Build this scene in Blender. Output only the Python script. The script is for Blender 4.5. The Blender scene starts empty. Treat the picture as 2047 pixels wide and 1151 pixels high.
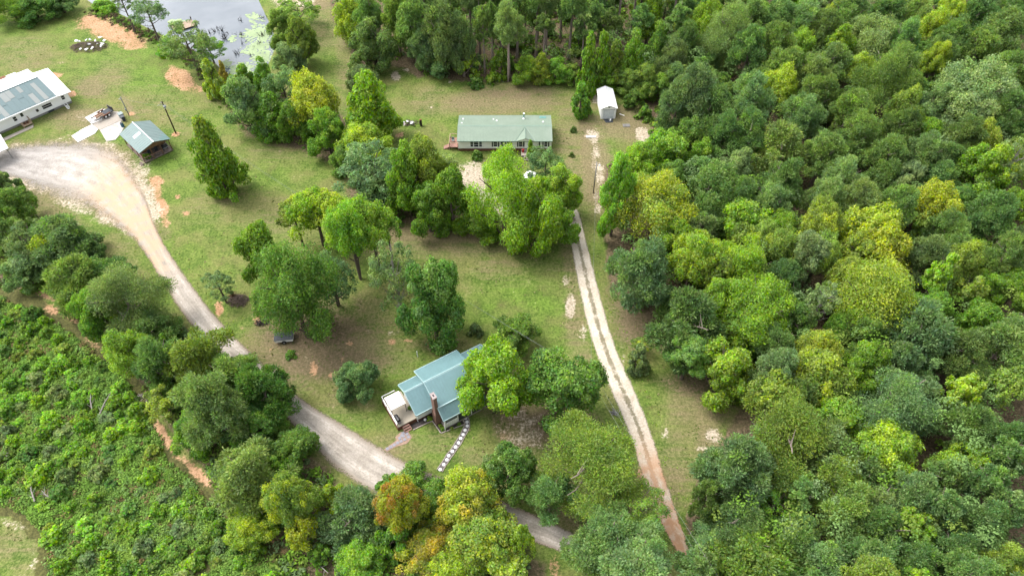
import bpy, math, random
import numpy as np
from mathutils import Vector, Matrix, Euler
R = math.radians
rnd = random.Random(7)
SC = bpy.context.scene
COL = SC.collection

# ---------------------------------------------------------------- camera, light, exposure
HCAM, DEP, FPX, CX, CY = 82.0, R(49.0), 1384.0, 1023.5, 575.5
cam_d = bpy.data.cameras.new('camera'); cam = bpy.data.objects.new('camera', cam_d); COL.objects.link(cam)
cam.location = (0, 0, HCAM); cam.rotation_euler = (R(90) - DEP, 0, 0)
cam_d.sensor_width = 36.0; cam_d.lens = 36.0 * FPX / 2047.0
cam_d.clip_start = 1.0; cam_d.clip_end = 8000.0
SC.camera = cam
SUN_EL, SUN_AZ = R(56), R(-66)          # azimuth measured from +Y, clockwise
world = bpy.data.worlds.new('World'); SC.world = world; world.use_nodes = True
wn, wl = world.node_tree.nodes, world.node_tree.links
wn.clear()
w_out = wn.new('ShaderNodeOutputWorld'); w_bg = wn.new('ShaderNodeBackground'); w_sky = wn.new('ShaderNodeTexSky')
w_sky.sky_type = 'NISHITA'; w_sky.sun_disc = False; w_sky.sun_elevation = SUN_EL; w_sky.sun_rotation = SUN_AZ
w_sky.air_density = 1.0; w_sky.dust_density = 4.0; w_sky.ozone_density = 1.0
w_hsv = wn.new('ShaderNodeHueSaturation'); w_hsv.inputs['Saturation'].default_value = 0.22   # thin overcast whitens the sky
w_bg.inputs['Strength'].default_value = 0.15
wl.new(w_sky.outputs[0], w_hsv.inputs['Color']); wl.new(w_hsv.outputs[0], w_bg.inputs[0]); wl.new(w_bg.outputs[0], w_out.inputs[0])
sun_d = bpy.data.lights.new('sun', 'SUN'); sun = bpy.data.objects.new('sun', sun_d); COL.objects.link(sun)
sun_d.energy = 0.72; sun_d.angle = R(26); sun_d.color = (1.0, 0.95, 0.87)
sdir = Vector((math.sin(SUN_AZ) * math.cos(SUN_EL), math.cos(SUN_AZ) * math.cos(SUN_EL), math.sin(SUN_EL)))
sun.rotation_euler = (-sdir).to_track_quat('-Z', 'Y').to_euler(); sun.location = (0, 60, 120)
SC.view_settings.view_transform = 'Standard'; SC.view_settings.look = 'None'
SC.view_settings.exposure = 1.80; SC.view_settings.gamma = 1.0; SC.view_settings.use_curve_mapping = False
try:
    SC.cycles.max_bounces = 8; SC.cycles.diffuse_bounces = 5; SC.cycles.glossy_bounces = 2
    SC.cycles.transmission_bounces = 3; SC.cycles.transparent_max_bounces = 6
    SC.cycles.use_adaptive_sampling = True; SC.cycles.caustics_reflective = False; SC.cycles.caustics_refractive = False
except Exception:
    pass

# ---------------------------------------------------------------- survey helpers (photo coordinates -> metres on the site)
FW = np.array([0, math.cos(DEP), -math.sin(DEP)]); UP = np.array([0, math.sin(DEP), math.cos(DEP)])
def G(u, v, z=0.0):
    d = FW + (u - CX) / FPX * np.array([1.0, 0, 0]) - (v - CY) / FPX * UP
    t = (z - HCAM) / d[2]
    p = np.array([0, 0, HCAM]) + t * d
    return Vector((p[0], p[1], z))
def PX(x, y, z=0.0):
    qx, qy, qz = x, y, z - HCAM
    dep = qy * FW[1] + qz * FW[2]
    return CX + FPX * qx / dep, CY - FPX * (qy * UP[1] + qz * UP[2]) / dep, dep
def smooth(a, b, x):
    t = np.clip((x - a) / (b - a), 0, 1); return t * t * (3 - 2 * t)
def inside_dist(pts, poly):
    """signed distance (positive inside) of pts (n,2) to polygon"""
    pts = np.asarray(pts, float); poly = np.asarray(poly, float)
    n = len(poly); best = np.full(len(pts), 1e9); ins = np.zeros(len(pts), bool)
    for i in range(n):
        a, b = poly[i], poly[(i + 1) % n]
        ab = b - a; ap = pts - a
        t = np.clip((ap @ ab) / max(ab @ ab, 1e-9), 0, 1)
        d = np.hypot(ap[:, 0] - t * ab[0], ap[:, 1] - t * ab[1])
        best = np.minimum(best, d)
        c = (a[1] > pts[:, 1]) != (b[1] > pts[:, 1])
        with np.errstate(divide='ignore', invalid='ignore'):
            xi = (b[0] - a[0]) * (pts[:, 1] - a[1]) / (b[1] - a[1] + 1e-12) + a[0]
        ins ^= c & (pts[:, 0] < xi)
    return np.where(ins, best, -best)
_g = np.random.default_rng(3)
_lat = _g.random((256, 256))
def vnoise(x, y, s):
    x = np.asarray(x) / s + 1000.0; y = np.asarray(y) / s + 1000.0
    xi, yi = np.floor(x).astype(int), np.floor(y).astype(int); fx, fy = x - xi, y - yi
    fx = fx * fx * (3 - 2 * fx); fy = fy * fy * (3 - 2 * fy)
    L = lambda i, j: _lat[i % 256, j % 256]
    return (L(xi, yi) * (1 - fx) + L(xi + 1, yi) * fx) * (1 - fy) + (L(xi, yi + 1) * (1 - fx) + L(xi + 1, yi + 1) * fx) * fy

# ---------------------------------------------------------------- object helpers
def link(o, parent=None):
    COL.objects.link(o)
    if parent is not None: o.parent = parent
    return o
def tag(o, label=None, cat=None, group=None, kind=None):
    if label: o['label'] = label
    if cat: o['category'] = cat
    if group: o['group'] = group
    if kind: o['kind'] = kind
    return o
def thing(name, label, cat, loc=(0, 0, 0), rz=0.0, group=None):
    o = bpy.data.objects.new(name, None); o.empty_display_size = 0.3
    o.location = loc; o.rotation_euler = (0, 0, rz)
    link(o); return tag(o, label, cat, group)
def copy_tree(o, parent=None):
    c = o.copy(); link(c, parent)
    for ch in o.children: copy_tree(ch, c)
    return c
class MB:
    def __init__(s): s.v, s.f = [], []
    def add(s, vs, fs):
        n = len(s.v); s.v += [tuple(p) for p in vs]; s.f += [tuple(i + n for i in f) for f in fs]; return s
    def box(s, x0, x1, y0, y1, z0, z1):
        vs = [(x, y, z) for z in (z0, z1) for y in (y0, y1) for x in (x0, x1)]
        return s.add(vs, [(0, 2, 3, 1), (4, 5, 7, 6), (0, 1, 5, 4), (2, 6, 7, 3), (0, 4, 6, 2), (1, 3, 7, 5)])
    def slab(s, a, b, c, d, th):
        """quad a b c d with thickness th downwards"""
        top = [Vector(p) for p in (a, b, c, d)]; bot = [p - Vector((0, 0, th)) for p in top]
        return s.add(top + bot, [(0, 1, 2, 3), (7, 6, 5, 4), (0, 4, 5, 1), (1, 5, 6, 2), (2, 6, 7, 3), (3, 7, 4, 0)])
    def ribs(s, a, b, c, d, step, w=0.05, h=0.05):
        """raised seams running from edge a-b towards edge d-c"""
        a, b, c, d = map(Vector, (a, b, c, d)); n = max(2, int((b - a).length / step)); e = (b - a).normalized()
        up = (b - a).cross(d - a).normalized()
        if up.z < 0: up = -up
        for i in range(n + 1):
            t = i / n; p, q = a.lerp(b, t), d.lerp(c, t); hw = e * w / 2
            vs = [p - hw, p + hw, q + hw, q - hw]; vs = [v + up * 0.002 for v in vs] + [v + up * h for v in vs]
            s.add(vs, [(4, 5, 6, 7), (0, 1, 5, 4), (1, 2, 6, 5), (2, 3, 7, 6), (3, 0, 4, 7)])
        return s
    def prism(s, poly, z0, z1):
        n = len(poly); vs = [(p[0], p[1], z0) for p in poly] + [(p[0], p[1], z1) for p in poly]
        return s.add(vs, [tuple(range(n))[::-1], tuple(range(n, 2 * n))] + [(i, (i + 1) % n, n + (i + 1) % n, n + i) for i in range(n)])
    def tube(s, pts, radii, n=6, cap=True):
        pts = [Vector(p) for p in pts]
        if not hasattr(radii, '__len__'): radii = [radii] * len(pts)
        rings = []
        for i, p in enumerate(pts):
            t = (pts[min(i + 1, len(pts) - 1)] - pts[max(i - 1, 0)]).normalized()
            u = t.orthogonal().normalized() if i == 0 else (u - t * u.dot(t)).normalized()
            w = t.cross(u)
            rings.append([p + (u * math.cos(2 * math.pi * k / n) + w * math.sin(2 * math.pi * k / n)) * radii[i] for k in range(n)])
        vs = [p for r in rings for p in r]; fs = []
        for i in range(len(pts) - 1):
            for k in range(n):
                fs.append((i * n + k, i * n + (k + 1) % n, (i + 1) * n + (k + 1) % n, (i + 1) * n + k))
        if cap: fs += [tuple(range(n))[::-1], tuple(range((len(pts) - 1) * n, len(pts) * n))]
        return s.add(vs, fs)
    def disc(s, x, y, z, r, n=14, h=0.05, jit=0.0, rr=rnd):
        poly = []
        for k in range(n):
            a = 2 * math.pi * k / n; q = r * (1 + jit * (rr.random() - 0.5)); poly.append((x + q * math.cos(a), y + q * math.sin(a)))
        return s.prism(poly, z, z + h)
    def build(s, name, mat, parent=None, smooth_=False, loc=None):
        me = bpy.data.meshes.new(name); me.from_pydata(s.v, [], s.f); me.materials.append(mat)
        if smooth_: me.polygons.foreach_set('use_smooth', [True] * len(me.polygons))
        me.update()
        o = bpy.data.objects.new(name, me)
        if loc is not None: o.location = loc
        return link(o, parent)
def np_mesh(name, V, Fq, mat, attrs=None, smooth_=False):
    me = bpy.data.meshes.new(name); V = np.ascontiguousarray(V, np.float32); Fq = np.ascontiguousarray(Fq, np.int32)
    nf, k = Fq.shape
    me.vertices.add(len(V)); me.vertices.foreach_set('co', V.ravel())
    me.loops.add(nf * k); me.loops.foreach_set('vertex_index', Fq.ravel())
    me.polygons.add(nf); me.polygons.foreach_set('loop_start', np.arange(nf, dtype=np.int32) * k)
    if smooth_: me.polygons.foreach_set('use_smooth', np.ones(nf, bool))
    me.materials.append(mat)
    for an, arr in (attrs or {}).items():
        arr = np.ascontiguousarray(arr, np.float32)
        if arr.ndim == 1:
            a = me.attributes.new(an, 'FLOAT', 'POINT'); a.data.foreach_set('value', arr)
        else:
            a = me.attributes.new(an, 'FLOAT_COLOR', 'POINT'); a.data.foreach_set('color', arr.ravel())
    me.update(calc_edges=True); me.validate()
    return me

# ---------------------------------------------------------------- materials
class NT:
    def __init__(s, name):
        s.m = bpy.data.materials.new(name); s.m.use_nodes = True; s.t = s.m.node_tree; s.t.nodes.clear()
        s.out = s.n('ShaderNodeOutputMaterial')
    def n(s, typ, **kw):
        nd = s.t.nodes.new(typ)
        for k, v in kw.items(): setattr(nd, k, v)
        return nd
    def l(s, a, b): s.t.links.new(a, b)
    def inp(s, nd, key, val):
        i = nd.inputs[key]
        if isinstance(val, bpy.types.NodeSocket): s.l(val, i)
        elif isinstance(val, (tuple, list)) and len(val) == 3 and i.type == 'RGBA': i.default_value = (*val, 1)
        else: i.default_value = val
    def noise(s, scale, detail=4, rough=0.6, vec=None, dist=0.0):
        nd = s.n('ShaderNodeTexNoise'); nd.inputs['Scale'].default_value = scale; nd.inputs['Detail'].default_value = detail
        nd.inputs['Roughness'].default_value = rough; nd.inputs['Distortion'].default_value = dist
        if vec is not None: s.l(vec, nd.inputs['Vector'])
        return nd.outputs['Fac']
    def pos(s): return s.n('ShaderNodeNewGeometry').outputs['Position']
    def obj(s): return s.n('ShaderNodeTexCoord').outputs['Object']
    def math(s, op, a, b=0.0, c=0.0, clamp=False):
        nd = s.n('ShaderNodeMath', operation=op, use_clamp=clamp); s.inp(nd, 0, a); s.inp(nd, 1, b); s.inp(nd, 2, c); return nd.outputs[0]
    def ramp(s, x, a, b, y0=0.0, y1=1.0):
        nd = s.n('ShaderNodeMapRange', interpolation_type='SMOOTHSTEP')
        s.inp(nd, 'Value', x); s.inp(nd, 'From Min', a); s.inp(nd, 'From Max', b); s.inp(nd, 'To Min', y0); s.inp(nd, 'To Max', y1); return nd.outputs[0]
    def mix(s, f, a, b, mode='MIX'):
        nd = s.n('ShaderNodeMix', data_type='RGBA', blend_type=mode); s.inp(nd, 0, f); s.inp(nd, 6, a); s.inp(nd, 7, b); return nd.outputs[2]
    def attr(s, name, typ='GEOMETRY'): return s.n('ShaderNodeAttribute', attribute_name=name, attribute_type=typ)
    def bsdf(s, col, rough=0.6, spec=0.3, metal=0.0, normal=None):
        b = s.n('ShaderNodeBsdfPrincipled'); s.inp(b, 'Base Color', col); s.inp(b, 'Roughness', rough)
        s.inp(b, 'Specular IOR Level', spec); s.inp(b, 'Metallic', metal)
        if normal is not None: s.l(normal, b.inputs['Normal'])
        return b.outputs[0]
    def bump(s, h, strength=0.3, dist=0.05):
        b = s.n('ShaderNodeBump'); s.inp(b, 'Strength', strength); s.inp(b, 'Distance', dist); s.l(h, b.inputs['Height']); return b.outputs[0]
    def done(s, sh): s.l(sh, s.out.inputs['Surface']); return s.m
def surf(name, col, rough=0.6, spec=0.3, metal=0.0, var=0.25, scale=3.0, dirt=None, dirt_amt=0.3, bump=0.0):
    k_ = .85 if min(col) > .55 else .58
    col = tuple(c * k_ for c in col); dirt = tuple(c * k_ for c in dirt) if dirt else None
    t = NT(name); v = t.obj()
    n1 = t.noise(scale, 5, 0.65, v); n2 = t.noise(scale * 6.3, 4, 0.6, v)
    f = t.math('ADD', t.math('MULTIPLY', n1, 0.65), t.math('MULTIPLY', n2, 0.35))
    dark = tuple(c * (1 - var) for c in col); lite = tuple(min(1, c * (1 + var)) for c in col)
    c = t.mix(t.ramp(f, 0.3, 0.7), dark, lite)
    if dirt: c = t.mix(t.math('MULTIPLY', t.ramp(t.noise(scale * 0.5, 6, 0.7, v), 0.48, 0.68), dirt_amt), c, dirt)
    nrm = t.bump(n2, bump, 0.03) if bump else None
    return t.done(t.bsdf(c, rough, spec, metal, nrm))
M = {}
M['roof_blue'] = surf('blue_green_metal_roof', (.20, .35, .37), .36, .6, .08, .10, .6, (.19, .31, .32), .35)
M['roof_blue_trim'] = surf('pale_blue_trim', (.42, .60, .62), .35, .5, 0, .06)
M['roof_green'] = surf('sage_metal_roof', (.27, .345, .27), .5, .15, 0, .07, .4, (.32, .37, .31), .4)
M['roof_green_dark'] = surf('sage_ridge_cap', (.22, .33, .26), .42, .4, 0, .08)
M['roof_teal'] = surf('teal_patch', (.16, .36, .33), .45, .4)
M['roof_grey'] = surf('grey_green_shed_roof', (.22, .30, .29), .5, .2, .05, .12, .5, (.10, .25, .24), .5)
M['panel_green'] = surf('grey_green_roof_panel', (.17, .235, .245), .6, .08, 0, .06)
M['panel_grey'] = surf('bare_grey_roof_panel', (.30, .325, .315), .6, .08, 0, .05)
M['white_metal'] = surf('white_painted_metal', (.80, .80, .80), .4, .4, 0, .04, .8, (.62, .62, .60), .25)
M['white_wall'] = surf('white_siding', (.90, .90, .90), .55, .3, 0, .04, 1.5, (.62, .61, .58), .2)
M['cream_wall'] = surf('cream_siding', (.80, .785, .74), .6, .3, 0, .05, 1.5)
M['shade_white'] = surf('off_white_awning', (.74, .70, .63), .6, .2, 0, .04)
M['deck_tan'] = surf('tan_deck', (.52, .46, .37), .7, .2, 0, .08, 1.2, (.42, .36, .28), .3)
M['deck_red'] = surf('red_stained_deck', (.42, .24, .19), .7, .2, 0, .15, 2)
M['deck_grey'] = surf('weathered_deck', (.24, .19, .16), .8, .2, 0, .25, 2)
M['wood'] = surf('brown_wood', (.21, .12, .065), .75, .2, 0, .25, 2)
M['wood_pale'] = surf('pale_lumber', (.48, .36, .24), .75, .2, 0, .2, 2)
M['pole_wood'] = surf('dark_pole_wood', (.075, .05, .035), .85, .2, 0, .3, 3)
M['pole_grey'] = surf('grey_pole', (.30, .29, .28), .7, .3, 0, .15, 3)
M['brick'] = surf('red_brown_brick', (.20, .085, .055), .85, .2, 0, .3, 5, (.28, .18, .14), .4)
M['chimney'] = surf('chimney_brick', (.27, .16, .125), .85, .2, 0, .25, 5)
M['glass'] = surf('dark_window_glass', (.035, .04, .048), .12, .5, 0, .1)
M['black'] = surf('black_plastic', (.018, .018, .02), .45, .4, 0, .2)
M['dark_metal'] = surf('dark_steel', (.05, .045, .045), .5, .4, .3, .3)
M['rust'] = surf('rusty_steel', (.22, .09, .05), .8, .2, .1, .4, 4)
M['grey_metal'] = surf('galvanised_steel', (.42, .45, .47), .4, .5, .5, .1)
M['concrete'] = surf('pale_concrete', (.60, .57, .52), .85, .2, 0, .10, 1.0, (.40, .33, .27), .8)
M['concrete_white'] = surf('bleached_concrete', (.66, .64, .61), .85, .2, 0, .06, 1.0, (.6, .56, .5), .4)
M['concrete_dirty'] = surf('stained_concrete', (.47, .42, .36), .85, .2, 0, .12, 1.0, (.36, .31, .25), .5)
M['mulch'] = surf('dark_mulch', (.075, .065, .062), .9, .1, 0, .35, 4, None, 0, .4)
M['edging'] = surf('stone_edging', (.46, .40, .35), .85, .2, 0, .15)
M['stone_white'] = surf('white_stepping_stone', (.70, .69, .70), .8, .2, 0, .06, 2)
M['paver'] = surf('grey_paver', (.34, .33, .37), .85, .2, 0, .15, 3)
M['path_grey'] = surf('grey_path_gravel', (.165, .15, .145), .9, .15, 0, .3, 8, None, 0, .4)
M['blue_plastic'] = surf('blue_plastic', (.05, .16, .27), .5, .4, 0, .1)
M['bin'] = surf('grey_green_bin', (.24, .30, .30), .5, .4, 0, .1)
M['red_paint'] = surf('faded_red_paint', (.36, .11, .11), .5, .4, 0, .2)
M['red_bright'] = surf('red_paint', (.50, .03, .03), .4, .4, 0, .1)
M['tyre'] = surf('black_rubber', (.022, .022, .022), .8, .2, 0, .2)
M['twig'] = surf('grey_brown_twigs', (.20, .15, .125), .9, .1, 0, .4, 3)
M['dead'] = surf('dark_drowned_wood', (.035, .03, .03), .9, .2, 0, .3, 3)
M['dead_pale'] = surf('bleached_dead_wood', (.36, .33, .29), .9, .2, 0, .2, 3)
M['rubble_white'] = surf('white_scrap', (.60, .60, .62), .6, .3, 0, .15, 2)
M['charcoal_paint'] = surf('charcoal_tarp', (.055, .065, .08), .6, .3, 0, .2)
M['wire'] = surf('weathered_cable', (.30, .32, .30), .5, .4, .3, .05)
M['bark'] = surf('grey_bark', (.17, .135, .11), .9, .1, 0, .3, 6)
M['bark_pine'] = surf('pine_bark', (.36, .29, .25), .9, .1, 0, .3, 6)
M['dock'] = surf('weathered_dock_boards', (.48, .36, .27), .8, .2, 0, .15, 2)
def foliage(name, transl=0.46):
    t = NT(name)
    oc = t.n('ShaderNodeObjectInfo'); isl = t.n('ShaderNodeNewGeometry').outputs['Random Per Island']
    tip = t.attr('tip_colour', 'OBJECT').outputs['Color']; ta = t.attr('tip_amount', 'OBJECT').outputs['Fac']
    cl = t.attr('clump').outputs['Fac']
    f = t.ramp(t.math('ADD', t.math('MULTIPLY', cl, 0.8), t.math('MULTIPLY', isl, 0.2)), t.math('SUBTRACT', 0.82, ta), t.math('SUBTRACT', 1.25, ta))
    f = t.math('MULTIPLY', f, t.ramp(ta, 0.0, 0.06))
    c = t.mix(f, oc.outputs['Color'], tip)
    h = t.n('ShaderNodeHueSaturation')
    s1 = t.math('MULTIPLY_ADD', isl, 0.06, 0.47); t.l(s1, h.inputs['Hue'])
    t.l(t.math('MULTIPLY_ADD', t.math('FRACT', t.math('MULTIPLY', isl, 17.31)), 0.35, 0.8), h.inputs['Saturation'])
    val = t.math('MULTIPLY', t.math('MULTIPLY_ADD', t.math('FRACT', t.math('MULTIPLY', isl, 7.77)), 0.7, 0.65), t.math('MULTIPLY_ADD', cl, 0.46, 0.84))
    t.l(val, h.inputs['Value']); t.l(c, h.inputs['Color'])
    wn_ = t.noise(.42, 3, .6, t.pos()); wv = t.ramp(wn_, .34, .66)
    hc = t.mix(1.0, h.outputs[0], t.mix(wv, (.80, .84, .92), (1.20, 1.14, .95)), 'MULTIPLY')
    d = t.n('ShaderNodeBsdfDiffuse'); t.l(hc, d.inputs[0])
    tr = t.n('ShaderNodeBsdfTranslucent')
    t.l(t.mix(1.0, hc, (1.1, 1.2, .6), 'MULTIPLY'), tr.inputs[0])
    m = t.n('ShaderNodeMixShader'); m.inputs[0].default_value = transl
    t.l(d.outputs[0], m.inputs[1]); t.l(tr.outputs[0], m.inputs[2])
    return t.done(m.outputs[0])
M['leaf'] = foliage('leaves')
# ================================================================ GROUND
POND = [(120, -40), (186, 10), (218, 19), (242, 30), (265, 41), (292, 56), (325, 72), (370, 92), (430, 128), (470, 165), (505, 182), (522, 165),
        (543, 118), (555, 89), (545, 60), (537, 40), (524, 12), (505, -25), (400, -90), (200, -110)]
POND_W = np.array([G(u, v, -0.45)[:2] for u, v in POND])
def axis(lo, hi, step, far):
    core = np.arange(lo, hi + step, step); g = [step]; out = []
    x = 0.0; s = step
    while x < far: s *= 1.35; x += s; out.append(x)
    out = np.array(out)
    return np.concatenate([(lo - out)[::-1], core, core[-1] + out])
xs = axis(-128, 128, 0.55, 2600); ys = axis(22, 190, 0.55, 2600)
gx, gy = np.meshgrid(xs, ys); shape = gx.shape; gx, gy = gx.ravel(), gy.ravel()
near = (np.abs(gx) < 160) & (gy > 5) & (gy < 230)
uu, vv, dd = PX(gx, gy, 0.0)
uv = np.stack([uu, vv], 1); uv[~near] = (-9e3, -9e3)
pd = np.full(len(gx), -99.0); sel = (np.abs(gx + 70) < 90) & (gy > 120) & (gy < 330)
pd[sel] = inside_dist(np.stack([gx[sel], gy[sel]], 1), POND_W)
gz = 0.16 * (vnoise(gx, gy, 9.0) - 0.5) + 0.06 * (vnoise(gx, gy, 2.3) - 0.5)
gz = np.where(near, gz, 0.0)
FLATS = [(-1.5, 109.5, 15), (-13, 49, 10), (-92, 120, 24), (-69, 104, 8), (-80, 113, 7), (19, 118, 6), (-10.5, 44, 6)]
for fx, fy, fr in FLATS: gz *= smooth(fr * 0.8, fr * 1.25, np.hypot(gx - fx, gy - fy))
gz -= 0.05 * smooth(-2.5, -0.5, pd) + 1.9 * smooth(-1.0, 3.0, pd)
m = {k: np.zeros(len(gx)) for k in ('dry', 'clay', 'sand', 'litter', 'scrub', 'lush')}
N1 = vnoise(uv[:, 0], uv[:, 1], 26.0); N2 = vnoise(uv[:, 0] + 400, uv[:, 1], 9.0)
WOB = (N1 - .5) * 14 + (N2 - .5) * 8
def ell(key, u, v, ru, rv, amt=1.0, soft=0.6, ang=0.0):
    ca, sa = math.cos(R(ang)), math.sin(R(ang)); du, dv = uv[:, 0] - u, uv[:, 1] - v
    q = np.hypot((du * ca + dv * sa) / ru, (-du * sa + dv * ca) / rv) + WOB / (ru + rv) * 1.0
    m[key] = np.maximum(m[key], amt * ((.78 if ru > 18 else .98) if key == 'clay' else (.84 if ru > 18 else 1.0) if key == 'sand' else 1) * (1 - smooth(1 - soft, 1 + soft, q)))
def pol(key, poly, amt=1.0, soft=8.0):
    p = np.array(poly, float); lo, hi = p.min(0) - 40, p.max(0) + 40
    s = (uv[:, 0] > lo[0]) & (uv[:, 0] < hi[0]) & (uv[:, 1] > lo[1]) & (uv[:, 1] < hi[1])
    d = inside_dist(uv[s], p) + WOB[s] * min(1, soft / 8)
    m[key][s] = np.maximum(m[key][s], amt * smooth(-soft, soft, d))
# woodland floors: pine straw
RIGHT_WOODS = [(1300, 265), (1270, 300), (1215, 330), (1205, 480), (1218, 575), (1300, 645), (1330, 720), (1400, 735), (1490, 800), (1470, 850), (1400, 940),
               (1370, 1050), (1400, 1180), (2250, 1200), (2400, -200), (1290, -200), (1290, 200)]
TOP_WOODS = [(640, -200), (672, 60), (720, 128), (790, 130), (840, 150), (960, 165), (1150, 168), (1210, 165), (1290, 200), (1300, 265), (1400, 200), (1400, -200)]
pol('litter', RIGHT_WOODS, 1.0, 10); pol('litter', TOP_WOODS, 1.0, 8)
SCRUB = [(-200, 555), (0, 565), (70, 590), (130, 625), (200, 680), (265, 735), (305, 815), (350, 900), (400, 945), (440, 985), (530, 1070), (640, 1160), (660, 1300), (60, 1300), (72, 1151), (75, 1085), (40, 1045), (-10, 1025), (-200, 1010)]
pol('scrub', SCRUB, 1.0, 8)
BELT = [(-60, 400), (20, 400), (110, 455), (190, 505), (260, 560), (330, 640), (420, 680), (520, 760), (555, 830), (610, 900), (700, 980), (830, 1030), (1000, 1080), (1090, 1130), (1100, 1250),
        (640, 1250), (440, 985), (300, 800), (200, 680), (100, 600), (-60, 560)]
pol('litter', BELT, .8, 14)
pol('litter', [(400, 60), (470, 150), (440, 190), (480, 265), (560, 290), (680, 330), (700, 400), (720, 440), (800, 455), (960, 450), (960, 400), (780, 300), (640, 190), (560, 180)], .75, 12)
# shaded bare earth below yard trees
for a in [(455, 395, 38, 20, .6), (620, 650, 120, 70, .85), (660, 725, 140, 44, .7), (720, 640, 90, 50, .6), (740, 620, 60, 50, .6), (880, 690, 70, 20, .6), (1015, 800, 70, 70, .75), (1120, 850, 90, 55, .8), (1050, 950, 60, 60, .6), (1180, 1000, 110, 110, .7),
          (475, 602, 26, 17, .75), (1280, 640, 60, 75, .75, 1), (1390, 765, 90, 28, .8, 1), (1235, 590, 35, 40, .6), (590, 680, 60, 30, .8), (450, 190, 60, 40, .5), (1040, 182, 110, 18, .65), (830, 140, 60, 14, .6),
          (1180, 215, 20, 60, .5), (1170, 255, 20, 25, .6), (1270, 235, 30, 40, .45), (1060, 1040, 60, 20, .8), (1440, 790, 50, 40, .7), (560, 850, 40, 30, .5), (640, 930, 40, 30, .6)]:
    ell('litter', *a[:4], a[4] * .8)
# tan / thin turf
for a in [(640, 700, 160, 60, .75), (870, 480, 190, 40, .6), (560, 740, 60, 60, .55), (840, 215, 60, 20, .5), (1000, 205, 140, 26, .75), (1140, 260, 40, 60, .6), (1250, 250, 60, 40, .85), (880, 200, 60, 30, .5),
          (170, 235, 90, 24, .7), (185, 175, 40, 22, .75), (290, 210, 60, 40, .45), (220, 150, 40, 40, .5), (50, 110, 70, 40, .45), (340, 225, 60, 60, .35), (100, 420, 90, 20, .55, .6, 25), (240, 520, 40, 70, .4, .6, -30), (360, 690, 30, 70, .5, .6, -30),
          (560, 300, 90, 30, .3), (480, 420, 120, 40, .3), (560, 440, 60, 40, .4), (1060, 540, 130, 40, .25), (960, 560, 60, 30, .2), (1145, 500, 26, 110, .55), (1150, 640, 24, 70, .7), (1170, 720, 18, 60, .5),
          (690, 100, 24, 90, .5), (650, 60, 30, 60, .45), (620, 8, 60, 16, .9), (700, 800, 60, 40, .4), (800, 890, 60, 30, .5), (880, 880, 40, 40, .4), (950, 910, 60, 20, .45), (620, 640, 40, 90, .3),
          (1195, 340, 30, 80, .9), (1180, 300, 24, 60, .85), (1150, 330, 24, 60, .6), (1420, 880, 34, 34, .7), (1390, 940, 24, 60, .45), (1230, 780, 16, 60, .35), (1350, 1000, 20, 60, .3), (30, 1090, 60, 60, .45)]:
    ell('dry', *a)
# orange clay
for a in [(232, 66, 62, 22, 1, .5, 12), (190, 45, 36, 18, 1), (268, 88, 34, 12, .9), (360, 158, 34, 20, 1, .5, 25), (385, 178, 24, 9, .8), (330, 110, 18, 8, .6), (438, 616, 9, 17, 1), (355, 393, 7, 5, 1), (372, 427, 7, 4, 1),
          (313, 362, 14, 8, .9), (322, 408, 12, 26, .9, .5, -15), (300, 385, 12, 20, .6), (262, 228, 6, 4, 1), (352, 269, 8, 6, 1), (108, 150, 14, 6, .8), (145, 188, 8, 6, .9), (628, 738, 7, 14, .75), (663, 748, 7, 5, 1), (640, 708, 6, 5, .6),
          (700, 685, 8, 6, .8), (785, 683, 9, 6, .8), (812, 680, 14, 5, .7), (690, 720, 12, 5, .5), (515, 640, 7, 9, .9), (480, 655, 6, 5, .5), (540, 700, 8, 4, .5), (1230, 890, 7, 9, .7), (1280, 950, 10, 20, .5), (1372, 1047, 7, 6, .8),
          (800, 270, 12, 6, .6), (80, 585, 40, 9, .8, .5, 25), (105, 620, 22, 9, .9, .5, 30), (150, 640, 30, 8, .7, .5, 35), (325, 865, 9, 26, .9, .5, -30), (395, 945, 40, 11, .95, .5, 45), (345, 905, 24, 8, .7, .5, 50), (560, 1095, 70, 10, .6, .5, 40), (190, 690, 40, 8, .5, .5, 45), (300, 790, 8, 30, .5, .5, -20),
          (1110, 1130, 14, 30, .6), (1012, 870, 18, 12, .4)]:
    ell('clay', *a)
# pale sand
for a in [(1140, 618, 9, 22, .95), (1128, 560, 8, 10, .6), (1290, 275, 18, 14, .8), (1285, 265, 14, 8, .7), (940, 360, 42, 34, 1), (985, 400, 40, 30, .8), (1060, 420, 70, 22, .8), (1190, 310, 9, 50, .55), (1183, 270, 16, 10, .6), (1199, 345, 10, 30, .6), (1195, 400, 10, 40, .5),
          (1425, 872, 16, 12, .75), (1420, 900, 12, 8, .7), (1405, 895, 10, 6, .6), (735, 660, 8, 4, .5), (750, 755, 12, 6, .4), (788, 665, 18, 4, .5), (1165, 665, 9, 14, .5), (1205, 205, 10, 12, .3), (1190, 200, 6, 8, .7),
          (790, 150, 8, 10, .7), (810, 140, 8, 3, .7), (835, 150, 8, 3, .6), (900, 165, 6, 3, .6), (860, 215, 8, 3, .5), (170, 235, 34, 12, .35), (590, 5, 40, 12, .8), (20, 1045, 44, 6, .5, .5, 20), (66, 1110, 5, 30, .45), (1330, 870, 6, 10, .5), (1245, 700, 4, 30, .4)]:
    ell('sand', *a)
LOT_FRINGE = [(-20, 330), (40, 285), (190, 275), (245, 300), (290, 345), (300, 420), (330, 470), (300, 480), (230, 455), (160, 420), (60, 385), (-20, 360)]
pol('sand', LOT_FRINGE, .5, 20); pol('dry', LOT_FRINGE, .9, 24)
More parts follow.
